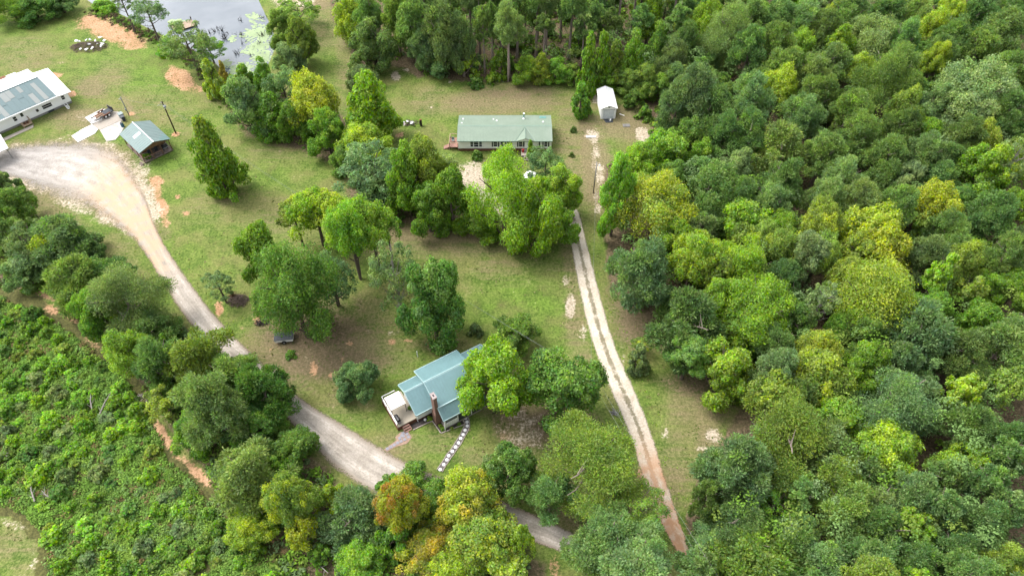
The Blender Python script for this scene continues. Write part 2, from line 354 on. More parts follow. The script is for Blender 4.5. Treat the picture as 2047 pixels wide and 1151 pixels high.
ell('sand', 1045, 850, 50, 44, .5); ell('sand', 1080, 880, 40, 30, .45); ell('dry', 1050, 855, 60, 50, .8)
ell('dry', 1400, 820, 70, 60, .55); ell('dry', 1350, 930, 40, 80, .5); ell('dry', 1260, 620, 50, 60, .6); ell('dry', 860, 470, 120, 24, .8); ell('dry', 1000, 540, 60, 30, .4)
for u_, v_, a_ in ((600, 762, 35), (612, 770, 35), (252, 205, 60), (262, 215, 60)): ell('dry', u_, v_, 34, 3, .8, .5, a_)
for q_ in ((292, 400, 26, 50, .85, .5, -20), (250, 452, 40, 16, .6, .6, 30), (150, 412, 60, 12, .6, .6, 15), (275, 335, 26, 30, .6)): ell('sand', *q_)
for q_ in ((312, 388, 14, 30, .7, .6, -15), (330, 440, 8, 24, .6, .5, -15), (60, 300, 40, 8, .4)): ell('clay', *q_)
# lush green
for a in [(300, 160, 50, 40, .8), (290, 100, 60, 20, .7), (220, 275, 30, 20, .8), (330, 300, 40, 40, .9), (90, 230, 50, 16, .9), (230, 445, 90, 20, .9, .6, 25), (190, 430, 90, 16, .9, .6, 25), (320, 600, 40, 30, .5), (520, 340, 60, 30, .5), (780, 760, 60, 40, .8), (690, 840, 60, 24, .9), (860, 880, 50, 40, .8), (940, 930, 40, 40, .8), (900, 830, 40, 20, .7),
          (1080, 590, 100, 40, .7), (1130, 690, 40, 40, .6), (1340, 830, 50, 60, .35), (1240, 860, 30, 60, .5), (1225, 290, 24, 40, .8), (1140, 250, 16, 30, .6), (820, 235, 30, 16, .7), (650, 110, 40, 30, .5), (60, 60, 70, 40, .5), (240, 120, 50, 14, .8), (960, 620, 60, 20, .6)]:
    ell('lush', *a)
A1 = np.stack([m['dry'], m['clay'], m['sand'], m['litter']], 1); A2 = np.stack([m['scrub'], m['lush'], np.zeros(len(gx)), np.ones(len(gx))], 1)
ny, nx = shape; idx = np.arange(nx * ny).reshape(ny, nx)
quads = np.stack([idx[:-1, :-1].ravel(), idx[:-1, 1:].ravel(), idx[1:, 1:].ravel(), idx[1:, :-1].ravel()], 1)
def ground_mat():
    t = NT('mown_grass_and_clay'); p = t.pos()
    a1, a2 = t.attr('cover_a'), t.attr('cover_b')
    s1 = t.n('ShaderNodeSeparateColor'); t.l(a1.outputs['Color'], s1.inputs[0]); s2 = t.n('ShaderNodeSeparateColor'); t.l(a2.outputs['Color'], s2.inputs[0])
    dry, clay, sand, lit, scr, lush = s1.outputs[0], s1.outputs[1], s1.outputs[2], a1.outputs['Alpha'], s2.outputs[0], s2.outputs[1]
    big = t.noise(.06, 5, .6, p); mid = t.noise(.35, 6, .65, p, .4); fine = t.noise(2.6, 5, .7, p); vf = t.noise(9.0, 3, .7, p)
    st = t.n('ShaderNodeMapping'); st.inputs['Rotation'].default_value = (0, 0, R(35)); st.inputs['Scale'].default_value = (.12, 1.3, 1); t.l(p, st.inputs[0])
    mow = t.noise(1.0, 4, .6, st.outputs[0])
    def thr(mask, noise, k=1.1, soft=.22):
        x = t.math('ADD', mask, t.math('MULTIPLY', t.math('SUBTRACT', noise, .5), k)); return t.ramp(x, .5 - soft, .5 + soft)
    mixn = t.math('ADD', t.math('MULTIPLY', mid, .5), t.math('MULTIPLY', fine, .5))
    g = t.mix(t.ramp(mixn, .38, .60), (.055, .095, .016), (.118, .160, .034))
    g = t.mix(t.math('MULTIPLY', t.ramp(t.noise(.16, 4, .6, p), .42, .62), .5), g, (.155, .138, .057))
    g = t.mix(t.math('MULTIPLY', lush, t.ramp(mid, .3, .62)), g, t.mix(t.ramp(mixn, .35, .65), (.046, .098, .012), (.112, .190, .026)))
    tan = t.mix(fine, (.112, .086, .047), (.202, .162, .098))
    dn = t.math('ADD', t.math('ADD', t.math('MULTIPLY', dry, .8), t.math('MULTIPLY', big, .5)), t.math('MULTIPLY', t.math('SUBTRACT', t.math('ADD', mid, mow), 1.0), .8))
    g = t.mix(t.math('MULTIPLY', t.ramp(t.math('ADD', dn, t.math('MULTIPLY', t.math('SUBTRACT', fine, .5), .7)), .30, .95), .85), g, tan)
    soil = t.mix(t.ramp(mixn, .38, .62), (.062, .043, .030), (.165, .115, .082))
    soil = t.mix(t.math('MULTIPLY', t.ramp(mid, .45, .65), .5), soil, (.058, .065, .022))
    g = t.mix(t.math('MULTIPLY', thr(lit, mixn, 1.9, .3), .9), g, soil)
    field = t.mix(t.ramp(mixn, .3, .7), (.042, .042, .017), (.095, .095, .030))
    g = t.mix(t.ramp(scr, .3, .7), g, field)
    cl = t.mix(t.ramp(mixn, .3, .7), (.258, .140, .070), (.370, .235, .146))
    g = t.mix(thr(clay, mixn, 2.6, .2), g, cl)
    sd = t.mix(t.ramp(mixn, .3, .7), (.258, .207, .146), (.392, .342, .274))
    g = t.mix(thr(sand, mixn, 2.8, .22), g, sd)
    g = t.mix(t.math('MULTIPLY', t.math('ABSOLUTE', t.math('SUBTRACT', vf, .5)), 1.0), g, t.mix(1.0, g, (.35, .38, .35), 'MULTIPLY'))
    g = t.mix(.55, g, t.mix(1.0, g, t.mix(t.ramp(t.math('ADD', t.math('MULTIPLY', fine, .5), t.math('MULTIPLY', t.noise(5.5, 4, .7, p), .5)), .38, .62), (.52, .55, .46), (1.46, 1.42, 1.44)), 'MULTIPLY'))
    h = t.math('ADD', t.math('MULTIPLY', fine, .6), t.math('MULTIPLY', vf, .4))
    return t.done(t.bsdf(g, .92, .12, 0, t.bump(h, .55, .12)))
GZ = gz.reshape(shape)
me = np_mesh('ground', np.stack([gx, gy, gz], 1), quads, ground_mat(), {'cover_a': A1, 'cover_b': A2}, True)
ground = link(bpy.data.objects.new('ground', me)); tag(ground, kind='structure')
def gh(x, y):
    """ground height"""
    i = min(max(np.searchsorted(xs, x) - 1, 0), nx - 2); j = min(max(np.searchsorted(ys, y) - 1, 0), ny - 2)
    fx = (x - xs[i]) / (xs[i + 1] - xs[i]); fy = (y - ys[j]) / (ys[j + 1] - ys[j])
    return float((GZ[j, i] * (1 - fx) + GZ[j, i + 1] * fx) * (1 - fy) + (GZ[j + 1, i] * (1 - fx) + GZ[j + 1, i + 1] * fx) * fy)
def GG(u, v):
    p = G(u, v, 0.0); return Vector((p.x, p.y, gh(p.x, p.y)))

# ---------------------------------------------------------------- pond
def water_mat():
    t = NT('murky_pond_water'); p = t.pos()
    n = t.noise(.06, 4, .6, p); c = t.mix(t.ramp(n, .35, .65), (.060, .075, .090), (.10, .115, .13))
    return t.done(t.bsdf(c, .06, .7, 0, t.bump(t.noise(1.4, 3, .6, p), .05, .05)))
cen = POND_W.mean(0)
poly = [cen + (q - cen) * 1.05 for q in POND_W]
wb = MB(); wb.add([(q[0], q[1], -0.45) for q in poly], [tuple(range(len(poly)))])
water = wb.build('pond_water', water_mat()); tag(water, kind='structure')
pads = MB(); r2 = random.Random(5)
for u, v, ru, rv, n in [(506, 68, 24, 18, 240), (512, 92, 26, 16, 160), (520, 60, 18, 14, 100), (530, 75, 18, 28, 170), (463, 78, 7, 5, 50), (500, 104, 16, 6, 70), (483, 140, 30, 16, 330), (505, 165, 16, 14, 160), (452, 128, 12, 8, 60), (520, 115, 18, 18, 140), (510, 35, 16, 10, 80), (350, 42, 22, 4, 60), (535, 110, 8, 20, 70)]:
    for _ in range(n):
        a, q = r2.random() * 6.283, abs(r2.gauss(0, .55))
        p = G(u + math.cos(a) * q * ru, v + math.sin(a) * q * rv, -0.45)
        pads.disc(p.x, p.y, -0.44, r2.uniform(.12, .42), 7, .012 + r2.random() * .01, .4, r2)
tag(pads.build('algae', surf('pale_green_algae', (.36, .46, .25), .7, .2, 0, .18, .3)), kind='stuff')

# ---------------------------------------------------------------- drives
DRIVES = []
def strip(name, pairs, across, mat, zc=0.07, grow=0):
    pairs = [((a[0] - grow, a[1]), (b_[0] + grow, b_[1])) for a, b_ in pairs]
    DRIVES.append(np.array([G(*a)[:2] for a, b in pairs] + [G(*b)[:2] for a, b in pairs][::-1]))
    L = np.array([G(*a)[:2] for a, b in pairs]); Rr = np.array([G(*b)[:2] for a, b in pairs])
    s = np.concatenate([[0], np.cumsum(np.hypot(*(np.diff((L + Rr) / 2, axis=0).T)))]); n = int(s[-1] / 0.35)
    q = np.linspace(0, s[-1], n)
    def sm(C):
        o = np.stack([np.interp(q, s, C[:, k]) for k in (0, 1)], 1); kk = 21
        pad = np.pad(o, ((kk // 2, kk // 2), (0, 0)), mode='edge'); return np.stack([np.convolve(pad[:, k], np.ones(kk) / kk, 'valid') for k in (0, 1)], 1)
    L, Rr = sm(L), sm(Rr); t = np.linspace(0, 1, across)
    P = L[:, None, :] * (1 - t[None, :, None]) + Rr[:, None, :] * t[None, :, None]
    ac = np.repeat((t * 2 - 1)[None, :], n, 0)
    P = P.reshape(-1, 2); ac = ac.ravel()
    i = np.clip(np.searchsorted(xs, P[:, 0]) - 1, 0, nx - 2); j = np.clip(np.searchsorted(ys, P[:, 1]) - 1, 0, ny - 2)
    top = np.max([GZ[j, i], GZ[j, i + 1], GZ[j + 1, i], GZ[j + 1, i + 1]], 0)
    z = top + 0.012 + zc * (1 - ac ** 2)
    al = np.repeat(q[:, None], across, 1).ravel()
    idx = np.arange(n * across).reshape(n, across)
    F = np.stack([idx[:-1, :-1].ravel(), idx[:-1, 1:].ravel(), idx[1:, 1:].ravel(), idx[1:, :-1].ravel()], 1)
    me = np_mesh(name, np.stack([P[:, 0], P[:, 1], z], 1), F, mat, {'across': ac, 'along': al}, True)
    return tag(link(bpy.data.objects.new(name, me)), kind='structure')
def drive_mat(two):
    t = NT('two_track_gravel' if two else 'grey_gravel'); p = t.pos()
    ac = t.attr('across').outputs['Fac']; al = t.attr('along').outputs['Fac']; aa = t.math('ABSOLUTE', ac)
    mid = t.noise(.5, 6, .65, p); fine = t.noise(4.5, 5, .75, p); vf = t.noise(13.0, 3, .8, p)
    mx = t.math('ADD', t.math('MULTIPLY', mid, .4), t.math('MULTIPLY', fine, .6))
    if two:
        c = t.mix(t.ramp(mx, .34, .66), (.32, .27, .205), (.53, .475, .40))
        med = t.math('SUBTRACT', 1.0, t.ramp(t.math('ADD', aa, t.math('MULTIPLY', t.math('SUBTRACT', mx, .5), 1.0)), .10, .26))
        low = t.ramp(al, 43.0, 52.0)
        mg = t.mix(fine, (.056, .056, .020), (.123, .101, .050)); mc = t.mix(mx, (.280, .146, .073), (.370, .235, .151))
        c = t.mix(t.math('MULTIPLY', low, t.ramp(mid, .3, .6)), c, mc)
        c = t.mix(t.math('MULTIPLY', t.math('MULTIPLY', med, t.ramp(t.noise(.8, 4, .7, p), .30, .50)), .75), c, t.mix(low, mg, mc))
        e0, e1, k = .66, .95, 1.1
    else:
        c = t.mix(t.ramp(mx, .34, .66), (.245, .215, .18), (.44, .40, .36))
        c = t.mix(t.ramp(al, 8.0, 30.0, .75, 0.0), c, t.mix(t.ramp(mx, .36, .64), (.165, .155, .145), (.285, .272, .262)))
        cx = t.n('ShaderNodeCombineXYZ'); t.l(t.math('MULTIPLY', ac, 5.0), cx.inputs[0]); t.l(t.math('MULTIPLY', al, .16), cx.inputs[1]); stk = t.noise(1.0, 4, .65, cx.outputs[0], .3)
        c = t.mix(.5, c, t.mix(1.0, c, t.mix(t.ramp(stk, .36, .64), (.72, .70, .68), (1.28, 1.28, 1.28)), 'MULTIPLY'))
        rut = t.math('MULTIPLY', t.ramp(t.math('ABSOLUTE', t.math('SUBTRACT', aa, .42)), .0, .3), t.ramp(al, 34.0, 56.0))
        c = t.mix(t.math('MULTIPLY', rut, .35), c, (.168, .148, .123))
        orange = t.math('MULTIPLY', t.ramp(t.math('ADD', mid, t.math('MULTIPLY', t.math('SUBTRACT', fine, .5), .6)), .36, .56), t.math('MULTIPLY', t.ramp(al, 20.0, 31.0), t.math('SUBTRACT', 1.0, t.ramp(al, 48.0, 64.0))))
        c = t.mix(t.math('MULTIPLY', orange, .92), c, t.mix(mx, (.30, .195, .115), (.45, .335, .23)))
        edge = t.ramp(t.math('ADD', aa, t.math('MULTIPLY', t.math('SUBTRACT', mx, .5), .8)), .62, .92)
        c = t.mix(t.math('MULTIPLY', edge, t.ramp(al, 30.0, 50.0, .2, .6)), c, (.202, .151, .101))
        e0, e1, k = t.ramp(al, 26.0, 52.0, .44, .70), 1.0, t.ramp(al, 26.0, 52.0, 2.0, 1.1)
    c = t.mix(t.math('MULTIPLY', t.math('ABSOLUTE', t.math('SUBTRACT', vf, .5)), .9), c, t.mix(1.0, c, (.5, .5, .5), 'MULTIPLY'))
    sh = t.bsdf(c, .95, .1, 0, t.bump(t.math('ADD', fine, vf), .5, .06))
    al_ = t.ramp(t.math('ADD', aa, t.math('MULTIPLY', t.math('SUBTRACT', mx, .5), k)), t.math('ADD', e0, .08), e1 + .04)
    tr = t.n('ShaderNodeBsdfTransparent'); mxs = t.n('ShaderNodeMixShader'); t.l(al_, mxs.inputs[0]); t.l(sh, mxs.inputs[1]); t.l(tr.outputs[0], mxs.inputs[2])
    return t.done(mxs.outputs[0])
strip('gravel_drive', [((-60, 336), (-40, 300)), ((-25, 345), (-10, 296)), ((15, 353), (30, 290)), ((60, 376), (95, 283)), ((110, 395), (188, 279)), ((165, 411), (236, 300)), ((213, 440), (268, 348)), ((258, 468), (290, 390)), ((293, 508), (307, 450)), ((326, 567), (334, 500)),
      ((362, 623), (379, 565)), ((399, 668), (424, 626)), ((436, 709), (472, 678)), ((496, 763), (524, 726)), ((556, 819), (594, 794)), ((596, 856), (644, 822)), ((634, 903), (702, 857)), ((670, 938), (768, 898)), ((723, 976), (832, 935)), ((797, 1006), (904, 960)),
      ((898, 1032), (1018, 1006)), ((998, 1056), (1067, 1027)), ((1130, 1106), (1150, 1066)), ((1210, 1145), (1225, 1105))], 17, drive_mat(False), .07, 2)
strip('two_track_drive', [((1128, 415), (1150, 412)), ((1137, 440), (1160, 440)), ((1142, 480), (1168, 480)), ((1151, 530), (1182, 530)), ((1161, 580), (1194, 580)), ((1172, 630), (1208, 630)), ((1185, 680), (1223, 680)), ((1202, 730), (1242, 730)), ((1220, 772), (1264, 772)),
      ((1238, 815), (1281, 815)), ((1262, 865), (1300, 865)), ((1274, 910), (1314, 910)), ((1285, 957), (1328, 957)), ((1303, 1010), (1344, 1010)), ((1328, 1055), (1362, 1055)), ((1353, 1098), (1375, 1098)), ((1380, 1150), (1400, 1145))], 21, drive_mat(True), .05, 4)
# ================================================================ FOLIAGE MESHES
def unit(v): return v / np.maximum(np.linalg.norm(v, axis=-1, keepdims=True), 1e-9)
def crown_mesh(name, kind, seed, nclump, nleaf, a_nom):
    """leaf cards gathered in clumps; unit crown (semi axes 1) meant for a crown of radius a_nom metres"""
    g = np.random.default_rng(seed)
    def lobed(nl, r0, r1, egg, top):
        lc, lr = [], []
        for i in range(nl):
            r = g.uniform(r0, r1); z = -.62 + 1.2 * ((i + g.random()) / nl); a = i * 2.4 + g.random() * 1.1
            w = (1 - abs((z + .3) / 1.3) ** egg) if z > -.3 else 1 - .35 * ((-.3 - z) / .7)
            rho = max(0.0, w * g.uniform(.82, 1.0) - r * .8); lc.append((math.cos(a) * rho, math.sin(a) * rho, z)); lr.append(r)
        lc.append((g.uniform(-.12, .12), g.uniform(-.12, .12), top)); lr.append(r0 * 1.05); lc.append((0, 0, -.1)); lr.append(.5)
        lc, lr = np.array(lc), np.array(lr); k = g.choice(len(lc), nclump, p=lr ** 2 / (lr ** 2).sum())
        dd = unit(g.normal(size=(nclump, 3)) + .55 * unit(lc[k] + [0, 0, .2]))
        return lc[k] + dd * lr[k][:, None] * g.uniform(.55, 1.0, (nclump, 1))
    if kind == 'pine':
        C = lobed(10, .27, .42, 1.7, .60); cr = g.uniform(.10, .21, len(C)); flat = .8; L, W = .36 / a_nom, .13 / a_nom
    elif kind == 'broad':
        C = lobed(9, .26, .44, 1.9, .58); cr = g.uniform(.09, .20, len(C)); flat = .85; L, W = .265 / a_nom, .165 / a_nom
    elif kind == 'tuft':
        d = unit(g.normal(size=(nclump * 3, 3)) + [0, 0, .3]); d = d[d[:, 2] > -.6][:nclump]
        C = d * g.uniform(.40, .95, (len(d), 1)) * np.array([1, 1, 1]); C[:, :2] *= (1 - .38 * np.clip(C[:, 2:3], -.2, 1)); cr = g.uniform(.10, .22, len(C)); flat = 1.25; L, W = .26 / a_nom, .155 / a_nom
    elif kind == 'cone':
        z = 1 - 2 * g.random(nclump) ** .62; d = g.random(nclump) * 6.283
        rr = np.clip((1 - z) / 2, 0, 1) ** .62 * np.where(z < -.75, (z + 1.05) / .3, 1) * g.uniform(.5, 1.0, nclump) * (.86 + .2 * np.sin(d * 3 + z * 4 + seed) + .12 * np.sin(d * 5 - z * 9))
        C = np.stack([np.cos(d) * rr, np.sin(d) * rr, z * .93], 1); cr = g.uniform(.10, .21, nclump); flat = .8; L, W = .32 / a_nom, .2 / a_nom
    elif kind == 'bush':
        d = unit(g.normal(size=(nclump * 3, 3))); d = d[d[:, 2] > -.25][:nclump]
        C = d * g.uniform(.45, .85, (len(d), 1)); C[:, 2] = C[:, 2] * 1.15 - .45; cr = g.uniform(.18, .34, len(C)); flat = .85; L, W = .26 / a_nom, .17 / a_nom
    else:   # sparse: layered sprays along limbs
        d = unit(g.normal(size=(nclump * 3, 3)) * [1, 1, .8]); d = d[d[:, 2] > -.5][:nclump]
        C = d * g.uniform(.5, .98, (len(d), 1)); cr = g.uniform(.10, .2, len(C)); flat = .55; L, W = .36 / a_nom, .17 / a_nom
    k = g.choice(len(C), nleaf, p=cr ** 2 / (cr ** 2).sum()); n = unit(g.normal(size=(nleaf, 3)) + .45 * unit(C[k] + [0, 0, .25]) + [0, 0, .25])
    pos = C[k] + n * cr[k][:, None] * (g.uniform(.5, 1.05, (nleaf, 1)) ** .7 + np.abs(g.normal(size=(nleaf, 1))) * .22) * np.array([1, 1, flat])
    jit = unit(g.normal(size=(nleaf, 3)))
    if kind in ('pine',):
        ax = unit(n + jit * .55); wd = unit(np.cross(ax, unit(g.normal(size=(nleaf, 3)))))
    else:
        nn = unit(n * .8 + jit * .75 + [0, 0, .35]); ax = unit(np.cross(nn, unit(g.normal(size=(nleaf, 3))))); wd = np.cross(nn, ax)
    sz = g.uniform(.7, 1.35, (nleaf, 1)); A, B = ax * sz * L * .5, wd * sz * W * .5
    nr = np.cross(ax, wd) * sz * W * .18
    V = np.stack([pos - A, pos + B + nr, pos + A, pos - B + nr], 1).reshape(-1, 3)
    F = np.arange(nleaf * 4, dtype=np.int32).reshape(-1, 4)
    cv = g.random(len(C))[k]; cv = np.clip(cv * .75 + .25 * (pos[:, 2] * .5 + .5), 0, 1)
    return np_mesh(name, V, F, M['leaf'], {'clump': np.repeat(cv, 4)})
CR = {}
def reg(key, kind, n, nclump, nleaf, a): CR[key] = [crown_mesh(kind + '_crown', kind, 100 * len(CR) + i, nclump, nleaf, a) for i in range(n)]
reg('Ps', 'pine', 3, 70, 9000, 2.6); reg('Pm', 'pine', 5, 170, 22000, 4.2); reg('Pl', 'pine', 2, 420, 44000, 8.0)
reg('Bs', 'broad', 4, 60, 7500, 2.2); reg('Bm', 'broad', 6, 150, 27000, 4.2); reg('Bl', 'broad', 2, 300, 32000, 6.5)
reg('Ts', 'tuft', 3, 50, 5000, 2.2); reg('Tm', 'tuft', 4, 130, 23000, 4.2); reg('Tl', 'tuft', 2, 260, 26000, 6.5)
reg('Cs', 'cone', 3, 70, 5500, 2.2); reg('Cm', 'cone', 3, 150, 14000, 4.0); reg('Us', 'bush', 4, 24, 1300, 1.0); reg('Um', 'bush', 3, 60, 6500, 2.4)
reg('Ss', 'sparse', 2, 40, 2600, 3.0); reg('Sm', 'sparse', 3, 70, 5200, 4.2)
def trunk_mesh(seed):
    r = random.Random(seed); b = MB(); pts = []; rad = []
    for i in range(7):
        z = i / 6; pts.append((math.sin(z * 3 + seed) * .35 * z, math.cos(z * 2 + seed * 2) * .35 * z, z)); rad.append(1.25 - .25 * min(1, i) - .62 * z)
    b.tube(pts, rad, 8); o = bpy.data.meshes.new('trunk'); o.from_pydata(b.v, [], b.f); o.polygons.foreach_set('use_smooth', [True] * len(o.polygons)); return o
def limb_mesh(seed, n=11, th=.028):
    r = random.Random(seed); b = MB()
    for i in range(n):
        a = i * 2.4 + r.random(); z0 = -1 + 1.35 * (i / n); e = r.uniform(.55, .85)
        x1, y1, z1 = math.cos(a) * e, math.sin(a) * e, z0 + r.uniform(.25, .6); x1 *= math.sqrt(max(.1, 1 - min(.95, abs(z1)) ** 2)); y1 *= math.sqrt(max(.1, 1 - min(.95, abs(z1)) ** 2))
        p = [(x1 * t + r.uniform(-.05, .05) * t, y1 * t + r.uniform(-.05, .05) * t, z0 + (z1 - z0) * t ** 1.3) for t in (0, .35, .7, 1)]
        b.tube(p, [th, th * .75, th * .5, th * .2], 5)
        for q in (.5, .75):
            s = Vector(p[1]).lerp(Vector(p[3]), q - .2); b.tube([s, s + Vector((r.uniform(-.25, .25), r.uniform(-.25, .25), r.uniform(.08, .3)))], [th * .4, th * .12], 4)
    o = bpy.data.meshes.new('limbs'); o.from_pydata(b.v, [], b.f); return o
TRUNKS = {}; LIMBS = {}
for k in ('bark', 'bark_pine', 'dead_pale'):
    TRUNKS[k] = [trunk_mesh(i) for i in range(3)]; LIMBS[k] = [limb_mesh(i + 10, 14 if k == 'dead_pale' else 11, .026) for i in range(3)]
    for me in TRUNKS[k] + LIMBS[k]: me.materials.append(M[k])
COLS = {'pn': (.148, .245, .076), 'pl': (.185, .275, .100), 'pd': (.122, .202, .068), 'gg': (.152, .228, .094), 'gr': (.140, .258, .036), 'dg': (.118, .216, .046),
        'bg': (.192, .345, .042), 'yg': (.235, .345, .044), 'ye': (.285, .355, .048), 'ol': (.180, .258, .052), 'or': (.32, .27, .06)}
TONE = {'pn': 'mid green', 'pl': 'pale grey-green', 'pd': 'dark green', 'gg': 'grey-green', 'gr': 'leafy green', 'dg': 'deep green', 'bg': 'bright green', 'yg': 'yellow-green', 'ye': 'yellow', 'ol': 'olive green', 'or': 'orange'}
KIND = {'P': ('pine_tree', 'pine tree', 'rounded pine'), 'B': ('broadleaf_tree', 'tree', 'broadleaf crown'), 'T': ('broadleaf_tree', 'tree', 'feathery crown'), 'C': ('conical_tree', 'tree', 'conical tree'),
        'U': ('bush', 'bush', 'bush'), 'S': ('thin_tree', 'tree', 'thin-leaved tree'), 'D': ('bare_tree', 'tree', 'half bare tree')}
WARM = {'y': (.30, .35, .034), 'o': (.34, .27, .045), 'r': (.32, .13, .04), 'g': (.17, .26, .05), 'b': (.19, .31, .04), 'p': (.22, .29, .12)}
TREES = []      # dict per tree, for labels and spacing
def make_tree(x, y, a, b, clear, kind, col, seed, tip=None, tipamt=0.0):
    r = random.Random(seed); name, cat, _ = KIND[kind]; z0 = gh(x, y)
    o = thing(name, None, cat, (x, y, z0), r.random() * 6.28)
    k = 'S' if kind == 'D' else kind
    pool = CR[k + ('s' if a < 2.9 or k in 'U' and a < 1.7 else 'l' if a > 5.6 and k in 'PBT' else 'm')]
    me = r.choice(pool); c = bpy.data.objects.new('crown' if kind != 'U' else 'foliage', me); link(c, o)
    hc = clear + b * .97 if kind != 'U' else b * .55
    c.location = (0, 0, hc); c.scale = (a * r.uniform(.94, 1.08), a * r.uniform(.88, 1.06), b)
    if kind not in 'UC': c.rotation_euler = (r.uniform(-.12, .12), r.uniform(-.12, .12), 0)
    base = COLS[col]; j = r.uniform(.86, 1.16); hj = r.uniform(-.1, .1)
    c.color = (base[0] * j * (1 + hj), base[1] * j, base[2] * j * (1 - hj), 1)
    if not tip and kind in 'PBTC': tip, tipamt = r.choice(['p', 'g', 'b']), r.uniform(.08, .28)
    c['tip_colour'] = list(WARM[tip] if tip else base); c['tip_amount'] = float(tipamt) * (.75 if tip in ('y', 'o') else 1)
    if kind != 'U':
        bk = 'dead_pale' if kind == 'D' else 'bark_pine' if kind == 'P' else 'bark'
        rt = max(.07, min(.34, .035 * a + .012 * (clear + 2 * b)))
        t = bpy.data.objects.new('trunk', r.choice(TRUNKS[bk])); link(t, o); t.location = (0, 0, -.15); t.scale = (rt, rt, clear + 1.15 * b + .15)
        l = bpy.data.objects.new('limbs', r.choice(LIMBS[bk])); link(l, o); l.location = (0, 0, hc); l.scale = (a * .95, a * .95, b)
    else:
        t = bpy.data.objects.new('stems', LIMBS['bark'][seed % 3]); link(t, o); t.location = (0, 0, b * .75); t.scale = (a * .7, a * .7, b * .8)
    return o
def plant(u, v, w, h, kind, col, clear, label=None, short=None, tip=None, tipamt=0.0, zone='right'):
    hc = clear + 3.0
    for _ in range(5):
        p = G(u, v, hc); _, _, dep = PX(p.x, p.y, hc); ppm = FPX / dep; a = w / 2 / ppm
        e = math.atan2(HCAM - hc, math.hypot(p.x, p.y)); hh = h / 2 / ppm
        b2 = (hh * hh - (a * math.sin(e)) ** 2) / math.cos(e) ** 2; b = math.sqrt(max(b2, (.62 * a) ** 2)); b = min(b, 3.2 * a)
        hc = clear + b * .97 if kind != 'U' else b * .55
    a *= 1.06 if kind == 'P' else 1.0 if kind == 'U' else 1.13
    if kind not in 'UC': b *= 1.08
    if zone in ('woods', 'belt', 'wall') and kind in 'PBT':
        a *= 1.07; top = clear + 1.97 * b; b = max(b, 1.2 * a); b = min(b, top / 1.97); clear = max(0.0, top - 1.97 * b)
    o = make_tree(p.x, p.y, a, b, clear, kind, col, int(u * 7 + v * 13), tip, tipamt)
    TREES.append(dict(o=o, u=u, v=v, w=w, x=p.x, y=p.y, a=a, kind=kind, col=col, label=label, short=short, zone=zone, tip=tip, tipamt=tipamt))
    return o
def plant_base(bu, bv, Ht, a, b, kind, col, label=None, short=None, tip=None, tipamt=0.0, zone='top'):
    p = G(bu, bv, 0); o = make_tree(p.x, p.y, a, b, max(0, Ht - 2 * b), kind, col, int(bu * 7 + bv * 13), tip, tipamt)
    u, v, dep = PX(p.x, p.y, Ht - b)
    TREES.append(dict(o=o, u=u, v=v, w=2 * a * FPX / dep, x=p.x, y=p.y, a=a, kind=kind, col=col, label=label, short=short, zone=zone, tip=tip, tipamt=tipamt))
    return o
# rows: u v w h kind colour clear [tip:amount] | label | short name for neighbours
def rows(zone, text):
    for ln in text.strip().split('\n'):
        ps = [s.strip() for s in ln.split('|')]; f = ps[0].split(); tip, ta = None, 0.0
        if len(f) > 7: tip, ta = f[7][0], float(f[7][1:])
        plant(float(f[0]), float(f[1]), float(f[2]), float(f[3]), f[4], f[5], float(f[6]), ps[1] if len(ps) > 1 else None, ps[2] if len(ps) > 2 else None, tip, ta, zone)
